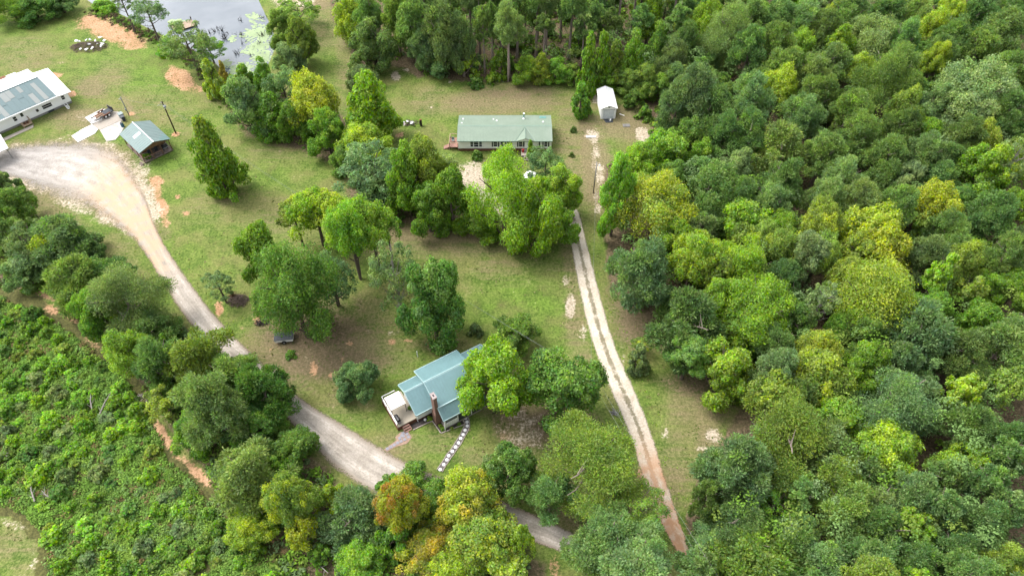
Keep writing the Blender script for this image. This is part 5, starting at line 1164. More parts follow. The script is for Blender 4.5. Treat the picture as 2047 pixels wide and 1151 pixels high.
# ---------------------------------------------------------------- white metal shed at the wood edge
ws = thing('metal_shed', 'narrow white metal shed with roll-up door at the wood edge', 'shed', (19.1, 115.9, 0), R(2.5))
b = MB().prism([(-1.45, 0), (1.45, 0), (1.45, 6.4), (-1.45, 6.4)], .0, 2.4)
for y in (0, 6.3): b.add([(-1.45, y, 2.4), (1.45, y, 2.4), (0, y, 3.05), (-1.45, y + .1, 2.4), (1.45, y + .1, 2.4), (0, y + .1, 3.05)], [(0, 1, 2), (3, 5, 4), (0, 2, 5, 3), (1, 4, 5, 2)])
b.build('wall', M['white_wall'], ws)
for s in (-1, 1): roofplane('roof', (0, -.25, 3.2), (0, 6.6, 3.2), (s * 1.68, 6.6, 2.48), (s * 1.68, -.25, 2.48), 'white_metal', 'white_metal', .06, .75, ws)
for i in range(9): MB().box(-1.08, 1.08, -.05, -.005, .08 + i * .21, .27 + i * .21).build('door_slat', surf('pale_grey_door', (.60, .64, .66), .5) if i == 0 else bpy.data.materials['pale_grey_door'], ws)
for x in (-1.2, 1.1): MB().box(x, x + .1, -.07, -.003, 0, 2.05).build('door_jamb', M['white_wall'], ws)
MB().box(-1.2, 1.2, -.07, -.003, 2.055, 2.15).build('door_header', M['grey_metal'], ws); MB().box(-.16, .16, -.05, -.003, 2.5, 2.78).build('gable_vent', M['grey_metal'], ws)
mt = thing('rubber_mat', 'black mat lying on the ground before the roll-up door', 'mat', (19.15, 115.75, gh(19.1, 115.4)), R(2)); MB().prism([(-1.0, 0), (1.0, 0), (.75, -1.15), (-.6, -1.2)], .01, .05).build('sheet', M['charcoal_paint'], mt)
bu = thing('bucket', 'white bucket standing on the black mat', 'bucket', (19.5, 115.1, .06)); MB().tube([(0, 0, 0), (0, 0, .36)], [.14, .17], 10).build('pail', M['white_wall'], bu); MB().tube([(-.17, 0, .34), (0, 0, .5), (.17, 0, .34)], .012, 5).build('handle', M['dark_metal'], bu)
sl = thing('concrete_slab', 'cracked white slab lying across the bare trail', 'slab', GG(1181, 274)); MB().prism([(-.95, -.3), (.95, -.22), (1.0, .18), (-.9, .28)], .0, .16).build('block', M['concrete_white'], sl); MB().prism([(-.2, -.1), (.3, -.15), (.35, .1), (-.1, .15)], .162, .24).build('broken_piece', M['concrete_white'], sl)
pa = thing('wooden_pallet', 'weathered grey pallet lying in grass near the white shed', 'pallet', GG(1252, 252), R(4))
for k in range(5): MB().box(-.7, .7, -.42 + k * .19, -.29 + k * .19, .12, .15).build('slat', M['pole_grey'], pa)
for k in (-.65, 0, .6): MB().box(k, k + .06, -.42, .6, .0, .118).build('bearer', M['pole_grey'], pa)
ld = thing('white_plank', 'thin white plank leaning in the weeds beside the white shed', 'plank', GG(1243, 230), R(-32)); MB().box(-.55, .55, -.07, .07, .03, .08).build('board', M['white_wall'], ld)
# ---------------------------------------------------------------- long white building with patched roof
WA = R(48); WO = G(850 * .16514, 120 + 470 * .16514)
wh = thing('white_building', 'long white building with patchwork grey and green roof panels', 'building', (WO.x, WO.y, 0), WA)
b = MB().prism([(-26, -1.7), (-.3, -1.7), (-.3, 7.4), (-26, 7.4)], .45, 2.75); b.prism([(-26, 7.41), (-2.4, 7.41), (-2.4, 11.6), (-26, 11.6)], .45, 2.5)
b.add([(-2.5, -1.7, 2.75), (-2.5, 7.4, 2.75), (-2.5, 4.6, 4.1), (-2.62, -1.7, 2.75), (-2.62, 7.4, 2.75), (-2.62, 4.6, 4.1)], [(0, 1, 2), (3, 5, 4), (0, 2, 5, 3), (1, 4, 5, 2)]); b.build('wall', M['white_wall'], wh)
b = MB().box(-26, -.35, -1.66, -1.6, 0, .45); b.box(-.4, -.35, -1.6, 7.3, 0, .45); b.build('skirting', M['pole_grey'], wh)
def fz(t): return 2.92 + (t + 2.5) / 7.1 * 1.28
MB().slab((-26, 4.6, 4.2), (-2.45, 4.6, 4.2), (-2.45, -2.5, 2.92), (-26, -2.5, 2.92), .08).build('roof', M['panel_green'], wh)
MB().slab((-26, 4.62, 4.2), (-2.45, 4.62, 4.2), (-2.0, 12.2, 2.75), (-26, 12.2, 2.75), .08).build('back_roof', M['white_metal'], wh)
MB().slab((-2.44, 7.4, 3.95), (.65, 7.7, 3.6), (.2, -2.75, 2.8), (-2.44, -2.55, 2.88), .08).build('end_roof', M['white_metal'], wh)
MB().tube([(-26, 4.6, 4.23), (-2.4, 4.6, 4.23)], .09, 6).build('ridge_cap', M['roof_grey'], wh)
MB().box(-26, -2.45, -2.62, -2.51, 2.75, 2.96).build('fascia', M['white_wall'], wh)
MB().tube([(-2.44, 4.6, 4.26), (-2.44, -2.5, 2.98)], .06, 6).build('flashing', M['white_metal'], wh)
GR, GN = 'panel_grey', 'roof_grey'
g_ = random.Random(4)
xg = -2.9; k = 0
for (w_, segs) in ((.85, [(-1.9, 4.4, 'b')]), (.9, [(-2.2, 3.6, 'g')]), (.75, [(-2.3, 4.4, 'b')]), (1.0, [(-2.3, 1.0, 'g'), (1.1, 4.3, 'b')]), (.8, [(-2.3, 2.2, 'b'), (2.3, 4.3, 'g')]), (1.1, [(-2.3, .6, 'b'), (.8, 4.3, 'b')]), (1.0, [(-2.3, 1.6, 'b'), (1.8, 4.3, 'g')]), (1.2, [(-2.3, 1.2, 'b'), (1.4, 4.3, 'g')]),
                   (.9, [(-2.3, .5, 'b'), (.7, 4.3, 'b')]), (1.0, [(-2.3, 2.4, 'g'), (2.5, 4.3, 'b')]), (1.1, [(-1.0, 2.8, 'g'), (3, 4.3, 'b')]), (1.1, [(-2.3, 0, 'b'), (.2, 3, 'g')]), (1.2, [(-2.3, 1, 'b'), (1.2, 4.2, 'b')]), (1.2, [(-2.3, 2, 'g')])):
    for t0, t1, c_ in segs:
        h_ = .03 + .012 * (k % 3); MB().slab((xg - w_ + .03, t1, fz(t1) + h_), (xg - .03, t1, fz(t1) + h_), (xg - .03, t0, fz(t0) + h_), (xg - w_ + .03, t0, fz(t0) + h_), .025).build('roof_panel', M['panel_grey' if c_ == 'g' else 'panel_green'], wh); k += 1
    xg -= w_
for x0, x1, z0, z1 in ((-1.75, -1.15, 1.35, 2.15), (-5.7, -3.9, 1.1, 1.9), (-11.3, -10.7, 1.2, 2.1), (-16, -15, 1.2, 2.1), (-19, -18, 1.2, 2.1)): win_box(wh, x0, x1, -1.7, z0, z1, -1, bars=1)
dr = MB().box(-10.0, -9.2, -1.76, -1.705, .5, 2.45).build('door', M['white_wall'], wh); MB().box(-9.85, -9.35, -1.78, -1.762, 1.5, 2.3).build('pane', M['glass'], dr)
MB().box(-7.0, -6.6, -2.05, -1.71, 1.3, 1.7).build('wall_unit', M['dark_metal'], wh); MB().box(-5.2, -4.0, -1.76, -1.68, .05, .42).build('crawl_hatch', M['charcoal_paint'], wh)
MB().box(-10.7, -8.9, -3.3, -1.72, .3, .4).build('deck', M['wood_pale'], wh)
for x, y in ((-8.95, -3.25), (-8.95, -1.8), (-10.65, -3.25)): MB().box(x - .05, x + .05, y - .05, y + .05, 0, 1.3).build('railing_post', M['wood_pale'], wh)
MB().box(-9.0, -8.9, -3.2, -1.85, 1.2, 1.28).build('railing', M['wood_pale'], wh)
for x in (-2.1, -1.6): MB().tube([(x, -1.72, .9), (x, -2.9, .9), (x, -3.5, .35)], .05, 6).build('handrail', M['white_metal'], wh)
for k in range(3): MB().box(-2.05, -1.65, -2.9 - .3 * k, -2.62 - .3 * k, .42 - .15 * k, .46 - .15 * k).build('step', M['white_metal'], wh)
for k, x in enumerate((-11.2, -10.4)):
    for lab in ('low round planter pot with dry plants on the white building deck',) if k == 0 else ('second round planter pot on the white building deck beside its twin',):
        p = local(WA, WO, -10.1 + .55 * k, -2.6, .4); q = thing('planter', lab, 'planter', p); MB().tube([(0, 0, 0), (0, 0, .3)], [.2, .26], 10).build('pot', M['rust'], q); MB().tube([(0, 0, .24), (0, 0, .305)], [.2, .18], 10).build('soil', M['mulch'], q)
rs = MB().slab((-14, 12.3, 2.6), (-6.2, 12.3, 2.6), (-6.2, 14.2, 2.3), (-14, 14.2, 2.3), .06); rs.build('rusty_lean_to', M['rust'], wh)
MB().slab((-6.1, 12.25, 2.65), (-4.2, 12.25, 2.65), (-4.2, 13.6, 2.4), (-6.1, 13.6, 2.4), .06).build('lean_to', M['white_metal'], wh)
wk = MB().prism([local(WA, WO, *q)[:2] for q in ((-10.4, -3.4), (-9.0, -3.4), (-9.4, -4.3), (-16.5, -4.5), (-22, -4.6), (-22, -3.5))], .0, .07).build('walkway', M['concrete_dirty']); tag(wk, kind='structure')
cpt = thing('carport', 'open white-roofed carport cut by the photo edge beside the gravel lot', 'carport', (WO.x, WO.y, 0), WA)
MB().slab((-15.2, -6.6, 2.7), (-15.9, -11.6, 2.55), (-24, -11.2, 2.55), (-24, -6.4, 2.7), .1).build('roof', M['white_metal'], cpt)
for x, y in ((-15.7, -7.0), (-16.2, -11.2), (-20, -7), (-20, -11)): MB().box(x - .07, x + .07, y - .07, y + .07, 0, 2.5).build('post', M['pole_grey'], cpt)
# ---------------------------------------------------------------- porch cabin by the gravel lot
SA = R(-45); SO = Vector((-68.07, 101.75, 0))
sh = thing('porch_cabin', 'small brown cabin with grey-green metal roof and open front porch', 'cabin', (SO.x, SO.y, 0), SA)
MB().box(-7.8, 0, 0, 5.6, .12, .32).build('porch_floor', M['deck_grey'], sh)
b = MB().prism([(-7.5, .9), (-2.9, .9), (-2.9, 5.3), (-7.5, 5.3)], .322, 2.75)
for x in (-2.95, -7.5): b.add([(x, .9, 2.75), (x, 5.3, 2.75), (x, 2.9, 3.55), (x + .05, .9, 2.75), (x + .05, 5.3, 2.75), (x + .05, 2.9, 3.55)], [(0, 1, 2), (3, 5, 4), (0, 2, 5, 3), (1, 4, 5, 2)])
b.build('wall', M['wood'], sh)
for k in range(9): MB().box(-2.895, -2.87, .95 + k * .48, 1.38 + k * .48, .34, 2.7).build('wall_board', M['wood'], sh)
roofplane('roof', (-7.95, 2.85, 3.85), (.55, 2.85, 3.85), (.3, -.25, 2.75), (-7.85, -.25, 2.75), 'roof_grey', 'roof_grey', .08, .6, sh)
roofplane('roof', (-7.95, 2.85, 3.85), (.55, 2.85, 3.85), (.3, 5.85, 2.75), (-7.85, 5.85, 2.75), 'roof_grey', 'roof_grey', .08, .6, sh)
MB().tube([(-8.0, 2.85, 3.87), (.6, 2.85, 3.87)], .08, 6).build('ridge_cap', M['white_metal'], sh)
t0, t1 = 1.0, 2.45; zz = lambda t: 2.75 + (t + .25) / 3.1 * 1.1 + .035
MB().slab((-4.5, t1, zz(t1)), (-3.75, t1, zz(t1)), (-3.75, t0, zz(t0)), (-4.5, t0, zz(t0)), .03).build('skylight', M['white_metal'], sh)
gb = MB().add([(.12, .1, 2.78), (.12, 5.6, 2.78), (.12, 2.85, 3.72), (.2, .1, 2.78), (.2, 5.6, 2.78), (.2, 2.85, 3.72)], [(0, 2, 1), (3, 4, 5), (0, 3, 5, 2), (1, 2, 5, 4), (0, 1, 4, 3)]); gb.build('gable_board', M['wood'], sh)
MB().box(.05, .14, .1, 5.5, 2.6, 2.76).build('beam', M['wood'], sh); MB().box(-7.7, .0, .04, .16, 2.55, 2.7).build('beam', M['wood'], sh)
for x, y in ((-.1, .1), (-.1, 1.9), (-.1, 3.7), (-.1, 5.5), (-2.6, .1), (-5.0, .1), (-7.6, .1)): MB().box(x - .07, x + .07, y - .07, y + .07, .322, 2.58).build('porch_post', M['wood'], sh)
rl = MB().box(-.13, -.03, .2, 3.6, 1.15, 1.22); rl.box(-2.5, -.2, .05, .15, 1.15, 1.22); rl.box(-4.9, -2.7, .05, .15, 1.15, 1.22); rl.build('railing', M['deck_red'], sh)
for k in range(8): MB().box(-.1, -.06, .35 + k * .42, .41 + k * .42, .33, 1.14).build('baluster', M['deck_grey'], sh)
dr = MB().box(-2.866, -2.83, 2.6, 3.45, .33, 2.3).build('door', M['deck_grey'], sh); win_box(sh, 1.3, 2.1, -2.866, 1.1, 2.0, 1, 'y'); win_box(sh, 4.1, 4.8, -2.866, 1.1, 2.0, 1, 'y')
for k in range(2): MB().box(-.95, .0, -.55 - .3 * k, -.27 - .3 * k, 0, .2 - .08 * k).build('step', M['deck_grey'], sh)
sm = thing('barrel_smoker', 'black barrel smoker on the open corner of the cabin porch', 'smoker', local(SA, SO, -.9, 4.6, .32), SA)
MB().tube([(0, -.5, .8), (0, .5, .8)], .33, 12).build('barrel', M['black'], sm, True); MB().tube([(.1, .3, 1.1), (.1, .3, 1.7)], .07, 8).build('chimney', M['black'], sm)
for y in (-.4, .4):
    for x in (-.2, .2): MB().tube([(x, y, 0), (x * .8, y, .6)], .03, 5).build('leg', M['black'], sm)
MB().box(.34, .6, -.45, .45, .72, .75).build('shelf', M['grey_metal'], sm)
for i, (y, lb) in enumerate(((1.9, 'dark rocking chair on the cabin porch beside the leafy plants'), (3.2, 'dark porch chair between smoker and rocking chair'))):
    c_ = thing('porch_chair', lb, 'chair', local(SA, SO, -1.7, y, .32), SA + R(8 - 20 * i)); MB().box(-.25, .25, -.27, .27, .36, .42).build('seat', M['charcoal_paint'], c_); MB().box(-.27, -.21, -.27, .27, .43, 1.05).build('backrest', M['charcoal_paint'], c_)
    for s in (-.24, .2): MB().box(-.3, .3, s, s + .05, .02, .07).build('rocker', M['charcoal_paint'], c_); MB().box(-.2, .2, s, s + .05, .072, .36).build('leg', M['charcoal_paint'], c_)
for lb, x, y in (('leafy plant in a tub at the cabin porch railing', -.6, 1.2), ('smaller leafy plant in a tub behind the porch railing', -1.0, .7)):
    p = local(SA, SO, x, y, .32); q = thing('potted_plant', lb, 'plant', p); MB().tube([(0, 0, 0), (0, 0, .35)], [.17, .22], 10).build('pot', M['rust'], q); f1 = bpy.data.objects.new('foliage', CR['Us'][1]); link(f1, q); f1.scale = (.5, .5, .6); f1.location = (0, 0, .65); f1.color = (*COLS['gr'], 1)
# ---------------------------------------------------------------- concrete pads, trailer, bins
S3 = lambda x, y: G(140 + x * .13031, 190 + y * .13031)
for nm, pts, mat, h_ in (('concrete_pad', ((500, 215), (640, 250), (480, 390), (330, 450), (235, 350)), 'concrete_white', .09), ('concrete_pad', ((25, 635), (190, 530), (340, 458), (430, 530), (385, 595), (125, 728)), 'concrete_white', .10), ('concrete_pad', ((460, 545), (780, 400), (830, 500), (770, 610), (700, 690), (560, 715)), 'concrete', .08),
                         ('concrete_pad', ((345, 452), (485, 392), (640, 255), (740, 258), (800, 300), (860, 400), (770, 398), (455, 540), (432, 528)), 'concrete_dirty', .06)):
    tag(MB().prism([S3(*q)[:2] for q in pts], -.05, h_).build(nm, M[mat]), kind='structure')
TA = math.atan2(118.15 - 114.85, -80.5 + 82.6); TC = Vector((-81.55, 116.5, .09))
tl = thing('utility_trailer', 'rusty dark flatbed trailer with plank load parked on the concrete pad', 'trailer', TC, TA)
b = MB().box(-2.0, 2.0, -.85, -.75, .45, .57); b.box(-2.0, 2.0, .75, .85, .45, .57)
for x in (-1.95, -1.0, 0, 1.0, 1.88): b.box(x, x + .08, -.74, .74, .46, .55)
b.build('frame', M['dark_metal'], tl)
for k in range(9): MB().box(-.6 + k * .29, -.33 + k * .29, -.84, .84, .572, .62).build('deck_board', M['charcoal_paint'], tl)
for y in (-.86, .82): MB().box(-1.9, 2.0, y, y + .04, .95, 1.0).build('side_rail', M['dark_metal'], tl)
for x in (-1.9, -.9, .1, 1.1, 1.95):
    for y in (-.86, .82): MB().box(x - .03, x + .03, y, y + .04, .575, .948).build('stake', M['dark_metal'], tl)
MB().tube([(-2.0, -.7, .5), (-2.9, 0, .5), (-2.0, .7, .5)], .05, 6).build('tongue', M['dark_metal'], tl); MB().tube([(-2.9, 0, .0), (-2.9, 0, .9)], .035, 6).build('jack', M['grey_metal'], tl)
MB().box(1.92, 2.0, -.84, .84, .62, 1.35).build('ramp_gate', M['dark_metal'], tl)
for x in (-.05, .72):
    for y in (-1.08, .9):
        w_ = MB().tube([(x, y, .36), (x, y + .2, .36)], .34, 16).build('wheel', M['tyre'], tl); MB().tube([(x, y - .015, .36), (x, y + .215, .36)], .2, 14).build('rim', M['white_metal'], w_)
    MB()
for y in (-1.12, .88): MB().box(-.5, 1.15, y, y + .26, .76, .80).build('fender', M['rust'], tl)
for i in range(7):
    q = thing('loose_plank', 'reddish-brown plank lying loose across the rusty trailer', 'plank', TC + Vector((0, 0, .0)), TA, 'planks on the rusty trailer'); y = -.6 + i * .2
    MB().box(-1.7 + rnd.random() * .4, .1 + rnd.random() * .4, y, y + .13, .66, .70).build('board', M['rust' if i % 3 else 'wood_pale'], q)
for lb, (x, y), mat, sx, sy in (('grey-green wheeled bin behind the cabin beside the concrete pad', (800, 350), 'bin', .5, .42), ('dark grey bin next to the grey-green one behind the cabin', (832, 396), 'charcoal_paint', .36, .3), ('upright blue drum on the sandy pad beside the cabin roof', (815, 490), 'blue_plastic', .24, .3)):
    p = S3(x, y); q = thing('bin', lb, 'bin', (p.x, p.y, .05), SA)
    if 'drum' in lb: MB().tube([(0, 0, 0), (0, 0, .3), (0, 0, .9)], [.29, .31, .29], 12).build('body', M[mat], q); MB().tube([(0, 0, .9), (0, 0, .93)], .27, 12).build('lid', M['black'], q)
    else:
        MB().add([(-sx * .85, -sy * .85, 0), (sx * .85, -sy * .85, 0), (sx * .85, sy * .85, 0), (-sx * .85, sy * .85, 0), (-sx, -sy, .9), (sx, -sy, .9), (sx, sy, .9), (-sx, sy, .9)], [(3, 2, 1, 0), (4, 5, 6, 7), (0, 1, 5, 4), (1, 2, 6, 5), (2, 3, 7, 6), (3, 0, 4, 7)]).build('body', M[mat], q)
        MB().slab((-sx * 1.05, -sy * 1.05, .98), (sx * 1.05, -sy * 1.05, .98), (sx * 1.05, sy * 1.05, 1.05), (-sx * 1.05, sy * 1.05, 1.05), .06).build('lid', M[mat], q)
# ---------------------------------------------------------------- poles and cables
def pole(lbl, base, ht, mat, r=.14, name='utility_pole'):
    o = thing(name, lbl, 'utility pole', base); MB().tube([(0, 0, -.2), (0, 0, ht)], [r, r * .72], 10).build('shaft', M[mat], o, True); return o
pA = GG(352, 267); oA = pole('dark wooden utility pole with lamp beside the porch cabin', pA, 7.3, 'pole_wood')
MB().tube([(0, 0, 6.5), (-.5, -.35, 6.75), (-.85, -.6, 6.7)], .04, 6).build('lamp_arm', M['grey_metal'], oA); la = MB().tube([(.2, -.15, 6.0), (.2, -.15, 6.35), (.2, -.15, 6.55)], [.2, .3, .08], 10).build('lamp_head', M['grey_metal'], oA)
MB().tube([(.2, -.15, 5.9), (.2, -.15, 6.0)], .18, 10).build('lens', M['white_metal'], la)
MB().box(-.45, .1, -.06, .06, 6.9, 7.0).build('crossarm', M['pole_grey'], oA)
pB = GG(1186, 386); oB = pole('slim grey utility pole standing in the bare trail', pB, 7.0, 'pole_grey', .11); MB().tube([(.12, 0, 6.3), (.3, -.05, 6.6), (.5, -.1, 6.5)], .035, 6).build('lamp_arm', M['grey_metal'], oB); MB().tube([(.5, -.1, 6.3), (.5, -.1, 6.52)], [.2, .1], 10).build('lamp_head', M['white_metal'], oB)
tC = G(1181, 744, 7.6); pC = Vector((tC.x, tC.y, gh(tC.x, tC.y))); oC = pole('brown utility pole rising behind the broad dark yard tree', pC, 7.6, 'pole_wood', .12); MB().box(-.5, .5, -.05, .05, 7.2, 7.3).build('crossarm', M['pole_grey'], oC); MB().tube([(.2, 0, 6.3), (.2, 0, 6.9)], .16, 10).build('transformer', M['grey_metal'], oC)
mp = S3(905, 312); oM = pole('leaning grey meter pole at the corner of the concrete pad', mp, 4.2, 'pole_grey', .08, 'meter_pole'); MB().box(-.12, .12, -.22, -.09, 1.2, 1.7).build('meter_box', M['grey_metal'], oM); MB().tube([(.1, 0, .2), (.1, 0, 4.1), (.2, -.1, 4.35), (.3, -.2, 4.2)], .04, 6).build('conduit', M['grey_metal'], oM); MB().box(-.5, .1, -.03, .03, 3.7, 3.78).build('crossarm', M['grey_metal'], oM)
pD = Vector((24.5, 18.0, 0))
def cable(lbl, a, b_, sag, grp=None, r=.010):
    a, b_ = Vector(a), Vector(b_); pts = [a.lerp(b_, i / 24) - Vector((0, 0, sag * 4 * (i / 24) * (1 - i / 24))) for i in range(25)]
    return tag(MB().tube(pts, r, 5).build('power_line', M['wire']), lbl, 'cable', grp)
for k, (dz, dx) in enumerate(((6.95, .0), (6.3, .12))): cable(('upper','lower')[k] + ' pale overhead cable from the lamp pole across the lawn to the brown pole', pA + Vector((dx, 0, dz)), pC + Vector((-.2 + .3 * k, 0, 7.2 - .4 * k)), 1.4, 'cables across the lawn')
for k in range(2): cable('pale overhead cable on the ' + ('yard','drive')[k] + ' side of its pair leading to the bottom edge', pC + Vector((-.4 + .8 * k, 0, 7.35)), pD + Vector((-.4 + .8 * k, 0, 7.3)), .7, 'cables along the two-track drive')
cable('pale overhead cable between the slim grey pole and the brown pole', pB + Vector((0, 0, 6.9)), pC + Vector((0, 0, 7.5)), .8)
cable('short service cable from the lamp pole to the meter pole', pA + Vector((0, 0, 6.2)), mp + Vector((0, 0, 4.1)), .3)
oD = pole('utility pole beyond the bottom edge carrying the drive cables', (pD.x, pD.y, 0), 7.6, 'pole_wood', .12)
# ---------------------------------------------------------------- vehicles and small things
pk = thing('pickup_truck', 'white pickup truck half hidden under trees before the mobile home', 'truck', GG(1052, 368), R(64))
b = MB(); prof = [(-2.6, .45), (2.6, .45), (2.6, .95), (1.25, 1.05), (-2.6, 1.05)]
b.add([(x, -.92, z) for x, z in prof] + [(x, .92, z) for x, z in prof], [(0, 1, 2, 3, 4), (9, 8, 7, 6, 5)] + [(i, i + 5, (i + 1) % 5 + 5, (i + 1) % 5) for i in range(5)]); b.build('body', M['white_metal'], pk)
prof = [(1.25, 1.055), (.7, 1.72), (-.55, 1.74), (-.75, 1.055)]; cb = MB().add([(x, -.86 + (z - 1.05) * .12, z) for x, z in prof] + [(x, .86 - (z - 1.05) * .12, z) for x, z in prof], [(0, 1, 2, 3), (7, 6, 5, 4)] + [(i, i + 4, (i + 1) % 4 + 4, (i + 1) % 4) for i in range(4)]).build('cab', M['white_metal'], pk)
MB().slab((.74, -.72, 1.71), (.74, .72, 1.71), (1.22, .78, 1.13), (1.22, -.78, 1.13), .03).build('windshield', M['glass'], cb)
for s in (-1, 1): MB().box(-.5, .75, s * .84 - .015, s * .84 + .015, 1.18, 1.6).build('window', M['glass'], cb)
MB().box(-2.5, -.8, -.78, .78, 1.052, 1.07).build('bed', M['charcoal_paint'], pk)
for x in (-1.65, 1.65):
    for y in (-.95, .75): w_ = MB().tube([(x, y, .36), (x, y + .2, .36)], .36, 14).build('wheel', M['tyre'], pk); MB().tube([(x, y - .01, .36), (x, y + .21, .36)], .2, 12).build('rim', M['grey_metal'], w_)
for y in (-.7, .5): MB().box(2.6, 2.63, y, y + .22, .7, .88).build('headlight', M['white_metal'], pk)
t2 = thing('cargo_trailer', 'low dark-topped trailer parked in shade under the grove', 'trailer', GG(570, 679), R(8))
MB().box(-1.3, 1.3, -.7, .7, .35, .85).build('box', M['white_wall'], t2); MB().box(-1.36, 1.36, -.76, .76, .852, .92).build('cover', M['charcoal_paint'], t2)
for y in (-.88, .71): w_ = MB().tube([(0, y, .32), (0, y + .17, .32)], .32, 14).build('wheel', M['tyre'], t2); MB().tube([(0, y - .01, .32), (0, y + .18, .32)], .16, 12).build('rim', M['grey_metal'], w_)
MB().tube([(1.3, -.4, .42), (2.1, 0, .42), (1.3, .4, .42)], .05, 6).build('tongue', M['dark_metal'], t2)
wg = thing('garden_wagon', 'faded red garden wagon under the belt pines beside the grass', 'wagon', GG(197, 507), R(55))
MB().add([(-.75, -.4, .4), (.75, -.4, .4), (.75, .4, .4), (-.75, .4, .4), (-.9, -.5, .85), (.9, -.5, .85), (.9, .5, .85), (-.9, .5, .85)], [(3, 2, 1, 0), (0, 1, 5, 4), (1, 2, 6, 5), (2, 3, 7, 6), (3, 0, 4, 7)]).build('tub', M['red_paint'], wg); MB().box(-.7, .7, -.38, .38, .402, .72).build('load', surf('pinkish_load', (.45, .25, .25), .8), wg)
for x in (-.6, .6):
    for y in (-.55, .45): MB().tube([(x, y, .22), (x, y + .1, .22)], .22, 12).build('wheel', M['tyre'], wg)
MB().tube([(.8, 0, .4), (1.5, 0, .75)], .025, 5).build('handle', M['black'], wg)
wc = thing('white_jug', 'small white container lying beside the faded red wagon', 'container', GG(180, 497)); MB().tube([(-.3, 0, .16), (.2, 0, .16), (.36, 0, .16)], [.16, .16, .05], 10).build('body', M['white_wall'], wc, True); MB().tube([(.36, 0, .16), (.42, 0, .16)], .05, 8).build('cap', M['blue_plastic'], wc)
# brush heaps, scrap, logs
def heap(lbl, u, v, rx, ry, n, mat, hgt=.8, seed=1, name='brush_pile'):
    r = random.Random(seed); p = GG(u, v); o = thing(name, lbl, 'brush pile', p); b = MB()
    for i in range(n):
        a, q = r.random() * 6.28, r.random() ** .6; x, y = math.cos(a) * q * rx, math.sin(a) * q * ry; z = hgt * (1 - q) * r.uniform(.2, 1); d = Vector((r.gauss(0, 1), r.gauss(0, 1), r.gauss(0, .35))).normalized() * r.uniform(.4, 1.3) * .5
        b.tube([Vector((x, y, z + .06)) - d, Vector((x, y, z + .12)), Vector((x, y, z + .06)) + d * .9], [r.uniform(.03, .07), .03, .012], 4)
    tag(b.build('twigs', M[mat], o), kind='stuff'); return o, r
o, r = heap('dark brush pile mixed with scrap beyond the white building', 178, 95, 4.2, 2.3, 420, 'twig', 1.3, 3)
for i in range(18):
    p = GG(186 + r.gauss(0, 13), 90 + r.gauss(0, 6)); q = thing('scrap_sheet', 'crumpled white sheet lying on the dark brush pile', 'scrap', (p.x, p.y, .5 + r.random() * .6), r.random() * 3, 'white scrap on the brush pile'); s = r.uniform(.25, .5)
    m_ = MB().slab((-s, -s * .6, r.uniform(-.2, .2)), (s, -s * .5, r.uniform(-.2, .2)), (s * .8, s * .6, r.uniform(-.2, .3)), (-s * .9, s * .5, r.uniform(-.2, .3)), .04); m_.build('panel', M['rubble_white'], q)
o, r = heap('small scrap and stick heap in grass beside the mobile home', 824, 247, 1.7, .9, 60, 'twig', .6, 5)
for i in range(10):
    p = GG(824 + r.gauss(0, 7), 246 + r.gauss(0, 4)); q = thing('scrap_sheet', 'pale scrap piece lying on the small stick heap', 'scrap', (p.x, p.y, .25 + r.random() * .4), r.random() * 3, 'scrap on the small stick heap'); s = r.uniform(.2, .45)
    MB().slab((-s, -s * .6, r.uniform(-.15, .15)), (s, -s * .5, r.uniform(-.1, .2)), (s * .8, s * .6, r.uniform(-.1, .3)), (-s * .9, s * .5, r.uniform(-.1, .2)), .04).build('panel', surf('pinkish_scrap', (.55, .46, .46), .8) if i == 0 else bpy.data.materials['rubble_white' if False else 'white_scrap'], q)
ob = thing('metal_locker', 'rusty upright box standing at the end of the small stick heap', 'box', GG(842, 252), R(6)); MB().box(-.22, .22, -.2, .2, 0, 1.5).build('body', M['rust'], ob); MB().box(-.2, .2, -.225, -.202, .1, 1.4).build('door', M['dark_metal'], ob)
heap('round grey heap of twigs at the foot of the small leaning tree', 477, 602, 1.6, 1.2, 190, 'twig', .6, 7)
st = thing('tree_stump', 'broken brown stump poking out of the grey twig heap', 'stump', GG(465, 592)); MB().tube([(0, 0, 0), (.05, 0, .5), (.1, .05, 1.0)], [.4, .3, .18], 9).build('bole', M['wood'], st)
for k in range(5): a = k * 1.25; MB().tube([(0, 0, .3), (math.cos(a) * .5, math.sin(a) * .5, .35), (math.cos(a) * .9, math.sin(a) * .9, .05)], [.12, .08, .03], 5).build('root', M['wood'], st)
heap('dark grey burnt patch of sticks at the grove edge by the drive', 524, 645, 1.1, .7, 60, 'dead', .25, 8)
heap('tangle of pale sticks on the shaded floor inside the yard grove', 668, 588, 1.4, .7, 40, 'dead_pale', .5, 9)
heap('grey stick pile in the grass beside the overhead cables', 1228, 826, .5, .35, 22, 'pole_grey', .2, 10)
heap('bleached dead branches at the scrub side of the clay ditch', 292, 800, 1.6, 2.0, 50, 'dead_pale', .5, 12)
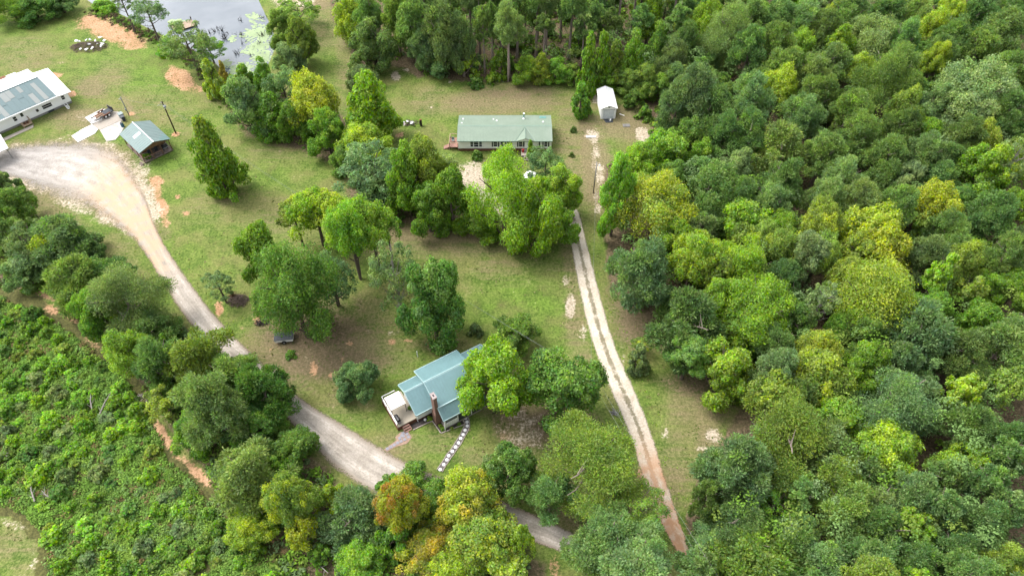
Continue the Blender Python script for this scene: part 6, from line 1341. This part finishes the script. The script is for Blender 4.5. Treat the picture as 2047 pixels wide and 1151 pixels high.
for lbl, u, v, a, L_ in (('long bleached log lying in the scrub field near its ditch side', 215, 812, 80, 3.4), ('forked dead branch in the scrub field beside the bleached log', 188, 808, 110, 2.6), ('pale fallen trunk low in the scrub field', 72, 985, 118, 3.0), ('short pale log near the field corner in the scrub', 100, 992, 150, 1.6), ('bleached stick at the side edge of the scrub field', 6, 918, 20, 2.2), ('pale fallen limb at the bottom edge of the drive belt', 640, 1136, -35, 3.0)):
    p = GG(u, v); q = thing('fallen_log', lbl, 'log', (p.x, p.y, p.z + .7), R(a)); MB().tube([(-L_ / 2, 0, -.2), (0, .15, .1), (L_ / 2, .05, .3)], [.10, .08, .03], 7).build('stem', M['dead_pale'], q)
    for k in range(4): x = -L_ / 3 + k * L_ / 5; MB().tube([(x, .08, 0), (x + .5, .5 * (-1) ** k, .35)], [.04, .012], 5).build('branch', M['dead_pale'], q)
# dock and drowned branches
dkk = thing('wooden_dock', 'weathered tan dock floating at the pond bank behind the thin dark tree', 'dock', G(368, 54, -.45), R(38))
for k in range(14): MB().box(-2.5 + k * .36, -2.17 + k * .36, -1.6, 1.6, .3, .36).build('deck_board', M['dock'], dkk)
MB().box(-2.5, 2.5, -1.5, -1.3, .05, .298).build('beam', M['pole_wood'], dkk); MB().box(-2.5, 2.5, 1.3, 1.5, .05, .298).build('beam', M['pole_wood'], dkk)
for x, y in ((-2.4, -1.7), (2.45, -1.7), (2.45, 1.7), (-2.4, 1.7)): MB().tube([(x, y, -1), (x, y, 1.0)], .13, 8).build('post', M['pole_wood'], dkk)
for i, (u, v, n, L_, lb) in enumerate(((417, 68, 5, 2.6, 'small spray of drowned branches nearest the dock'), (430, 62, 6, 3.2, 'slender drowned saplings in open pond water'), (450, 78, 11, 3.4, 'largest fan of drowned branches in the pond beside floating algae'), (444, 62, 7, 3.6, 'tall drowned twigs just behind the largest fan'), (456, 70, 4, 1.6, 'short drowned twigs beside the largest fan'), (479, 72, 8, 2.6, 'upright drowned stump with twigs in mid pond'),
                                         (482, 88, 4, 2.2, 'sparse drowned sticks in front of the upright drowned stump'), (526, 72, 10, 2.6, 'spreading drowned branches amid the algae'), (541, 92, 5, 2.4, 'forked drowned limb at the algae-covered far bank'), (473, 108, 10, 2.4, 'low drowned branches near the lower pond end'), (501, 112, 4, 1.6, 'single dark drowned stub standing in algae'), (526, 36, 5, 2.4, 'dark drowned snag near the hazy bank willow'), (484, 42, 5, 2.2, 'faint drowned twigs at the far side of the pond'), (518, 88, 5, 2.2, 'drowned twigs between algae and bank tree'))):
    r = random.Random(40 + i); o = thing('drowned_branch', lb, 'dead branch', G(u, v, -.45)); b = MB()
    for k in range(n):
        a = r.random() * 6.28; sp2 = r.uniform(.1, 1.3); e = Vector((math.cos(a) * sp2, math.sin(a) * sp2, r.uniform(.4, 1) * L_ * .55)); s = Vector((r.gauss(0, .35), r.gauss(0, .35), -.4)); mid_ = s.lerp(s + e, .55) + Vector((r.gauss(0, .12), r.gauss(0, .12), .1))
        b.tube([s, mid_, s + e], [.075, .05, .02], 5); b.tube([mid_, mid_ + Vector((r.gauss(0, .4), r.gauss(0, .4), .5))], [.035, .012], 4)
    b.build('branches', M['dead'], o)
# ================================================================ LABELS FOR THE TREES
ANCH = [(1214, 215, 'the white metal shed'), (1000, 260, 'the mobile home'), (880, 770, 'the blue-roofed house')]
SIDE = {'woods': ('on the drive side of', 'deeper into the woods than'), 'wall': ('on the pond side of', 'on the shed side of'), 'belt': ('on the scrub side of', 'on the drive side of'), 'pond': ('on the lawn side of', 'on the lane side of'), 'yard': ('on the gravel drive side of', 'on the two-track side of')}
used = {}
for t in TREES:
    if t['label']: used[t['label']] = t
LM = [(t['u'], t['v'], t['short']) for t in TREES if t['short']] + ANCH
WN = {'y': 'yellow', 'o': 'orange', 'r': 'rusty', 'p': 'pale', 'b': 'bright', 'g': 'green'}
for t in TREES:
    name, cat, kn = KIND[t['kind']]; lab = t['label']
    if not lab:
        size = '' if 58 < t['w'] < 108 else 'wide ' if t['w'] >= 108 else 'small '
        look = size + TONE[t['col']] + ' ' + kn; opts = []
        for (u, v, s) in sorted(LM, key=lambda q: math.hypot(q[0] - t['u'], q[1] - t['v']))[:14]:
            du, dv = t['u'] - u, t['v'] - v
            if abs(du) + abs(dv) < 3: continue
            if abs(dv) > abs(du): rel = ('behind ' if dv < 0 else 'in front of ') + s
            else: rel = SIDE[t['zone']][0 if du < 0 else 1] + ' ' + s
            opts.append(look + ' ' + rel)
        full = [o_ for o_ in opts if len(o_.split()) <= 16]
        lab = next((o_ for o_ in full if o_ not in used), None)
        if lab is None: lab = full[0]
        used[lab] = t
    tag(t['o'], lab, cat, {'woods': 'trees of the right-hand woods', 'wall': 'pine wall behind the mobile home', 'belt': 'tree belt along the gravel drive', 'pond': 'row between pond and mobile home', 'yard': 'trees and shrubs of the yards'}[t['zone']] if t['kind'] != 'U' else 'single shrubs')
# far woods around the frame, for views from a step aside: one mass
pts = []
r7 = random.Random(77)
for _ in range(5000):
    x, y = r7.uniform(-190, 190), r7.uniform(12, 260)
    u, v, d = PX(x, y, 8)
    if len(pts) > 330: break
    out = (y > 168 and (x > -22 or y > 215 or x < -150)) or (x > 62 + (y - 27) * .50 and x > 0) or (y < 24 and (x < -22 and False or x > 34))
    if not out or (-80 < u < 2110 and -60 < v < 1180): continue
    if any((x - a) ** 2 + (y - b_) ** 2 < 22 for a, b_ in pts): continue
    pts.append((x, y))
fw_ = MB(); fm = bpy.data.meshes.new('far_woods'); fm.from_pydata([(x, y, 0) for x, y in pts], [], []); fm.update()
far = link(bpy.data.objects.new('far_woods', fm)); tag(far, kind='stuff')
src = bpy.data.collections.new('far_tree_source')
fc = bpy.data.materials.get('leaves').copy(); fc.name = 'far_leaves'
for nd in fc.node_tree.nodes:
    if nd.type == 'OBJECT_INFO':
        rgb = fc.node_tree.nodes.new('ShaderNodeRGB'); rgb.outputs[0].default_value = (*COLS['pn'], 1)
        for lk in list(nd.outputs['Color'].links): fc.node_tree.links.new(rgb.outputs[0], lk.to_socket)
proto = []
for i in range(3):
    mm = CR['Pm'][i].copy(); mm.materials.clear(); mm.materials.append(fc); proto.append(mm)
ng = bpy.data.node_groups.new('far_woods_scatter', 'GeometryNodeTree'); ng.interface.new_socket('Geometry', in_out='INPUT', socket_type='NodeSocketGeometry'); ng.interface.new_socket('Geometry', in_out='OUTPUT', socket_type='NodeSocketGeometry')
gi, go = ng.nodes.new('NodeGroupInput'), ng.nodes.new('NodeGroupOutput')
po = bpy.data.objects.new('far_tree', proto[0]); src.objects.link(po)
inst = ng.nodes.new('GeometryNodeInstanceOnPoints'); oi = ng.nodes.new('GeometryNodeObjectInfo'); oi.inputs['Object'].default_value = po; oi.inputs['As Instance'].default_value = True
rv = ng.nodes.new('FunctionNodeRandomValue'); rv.data_type = 'FLOAT_VECTOR'; rv.inputs[0].default_value = (3.2, 3.2, 4.0); rv.inputs[1].default_value = (4.8, 4.8, 6.0)
rz = ng.nodes.new('FunctionNodeRandomValue'); rz.data_type = 'FLOAT_VECTOR'; rz.inputs[0].default_value = (0, 0, 0); rz.inputs[1].default_value = (0, 0, 6.28)
sp3 = ng.nodes.new('GeometryNodeSetPosition'); sp3.inputs['Offset'].default_value = (0, 0, 10.5)
ng.links.new(gi.outputs[0], sp3.inputs['Geometry']); ng.links.new(sp3.outputs[0], inst.inputs['Points']); ng.links.new(oi.outputs['Geometry'], inst.inputs['Instance']); ng.links.new(rv.outputs[0], inst.inputs['Scale']); ng.links.new(rz.outputs[0], inst.inputs['Rotation']); ng.links.new(inst.outputs[0], go.inputs[0])
md = far.modifiers.new('scatter', 'NODES'); md.node_group = ng
print('objects', len(bpy.data.objects), 'far', len(pts))
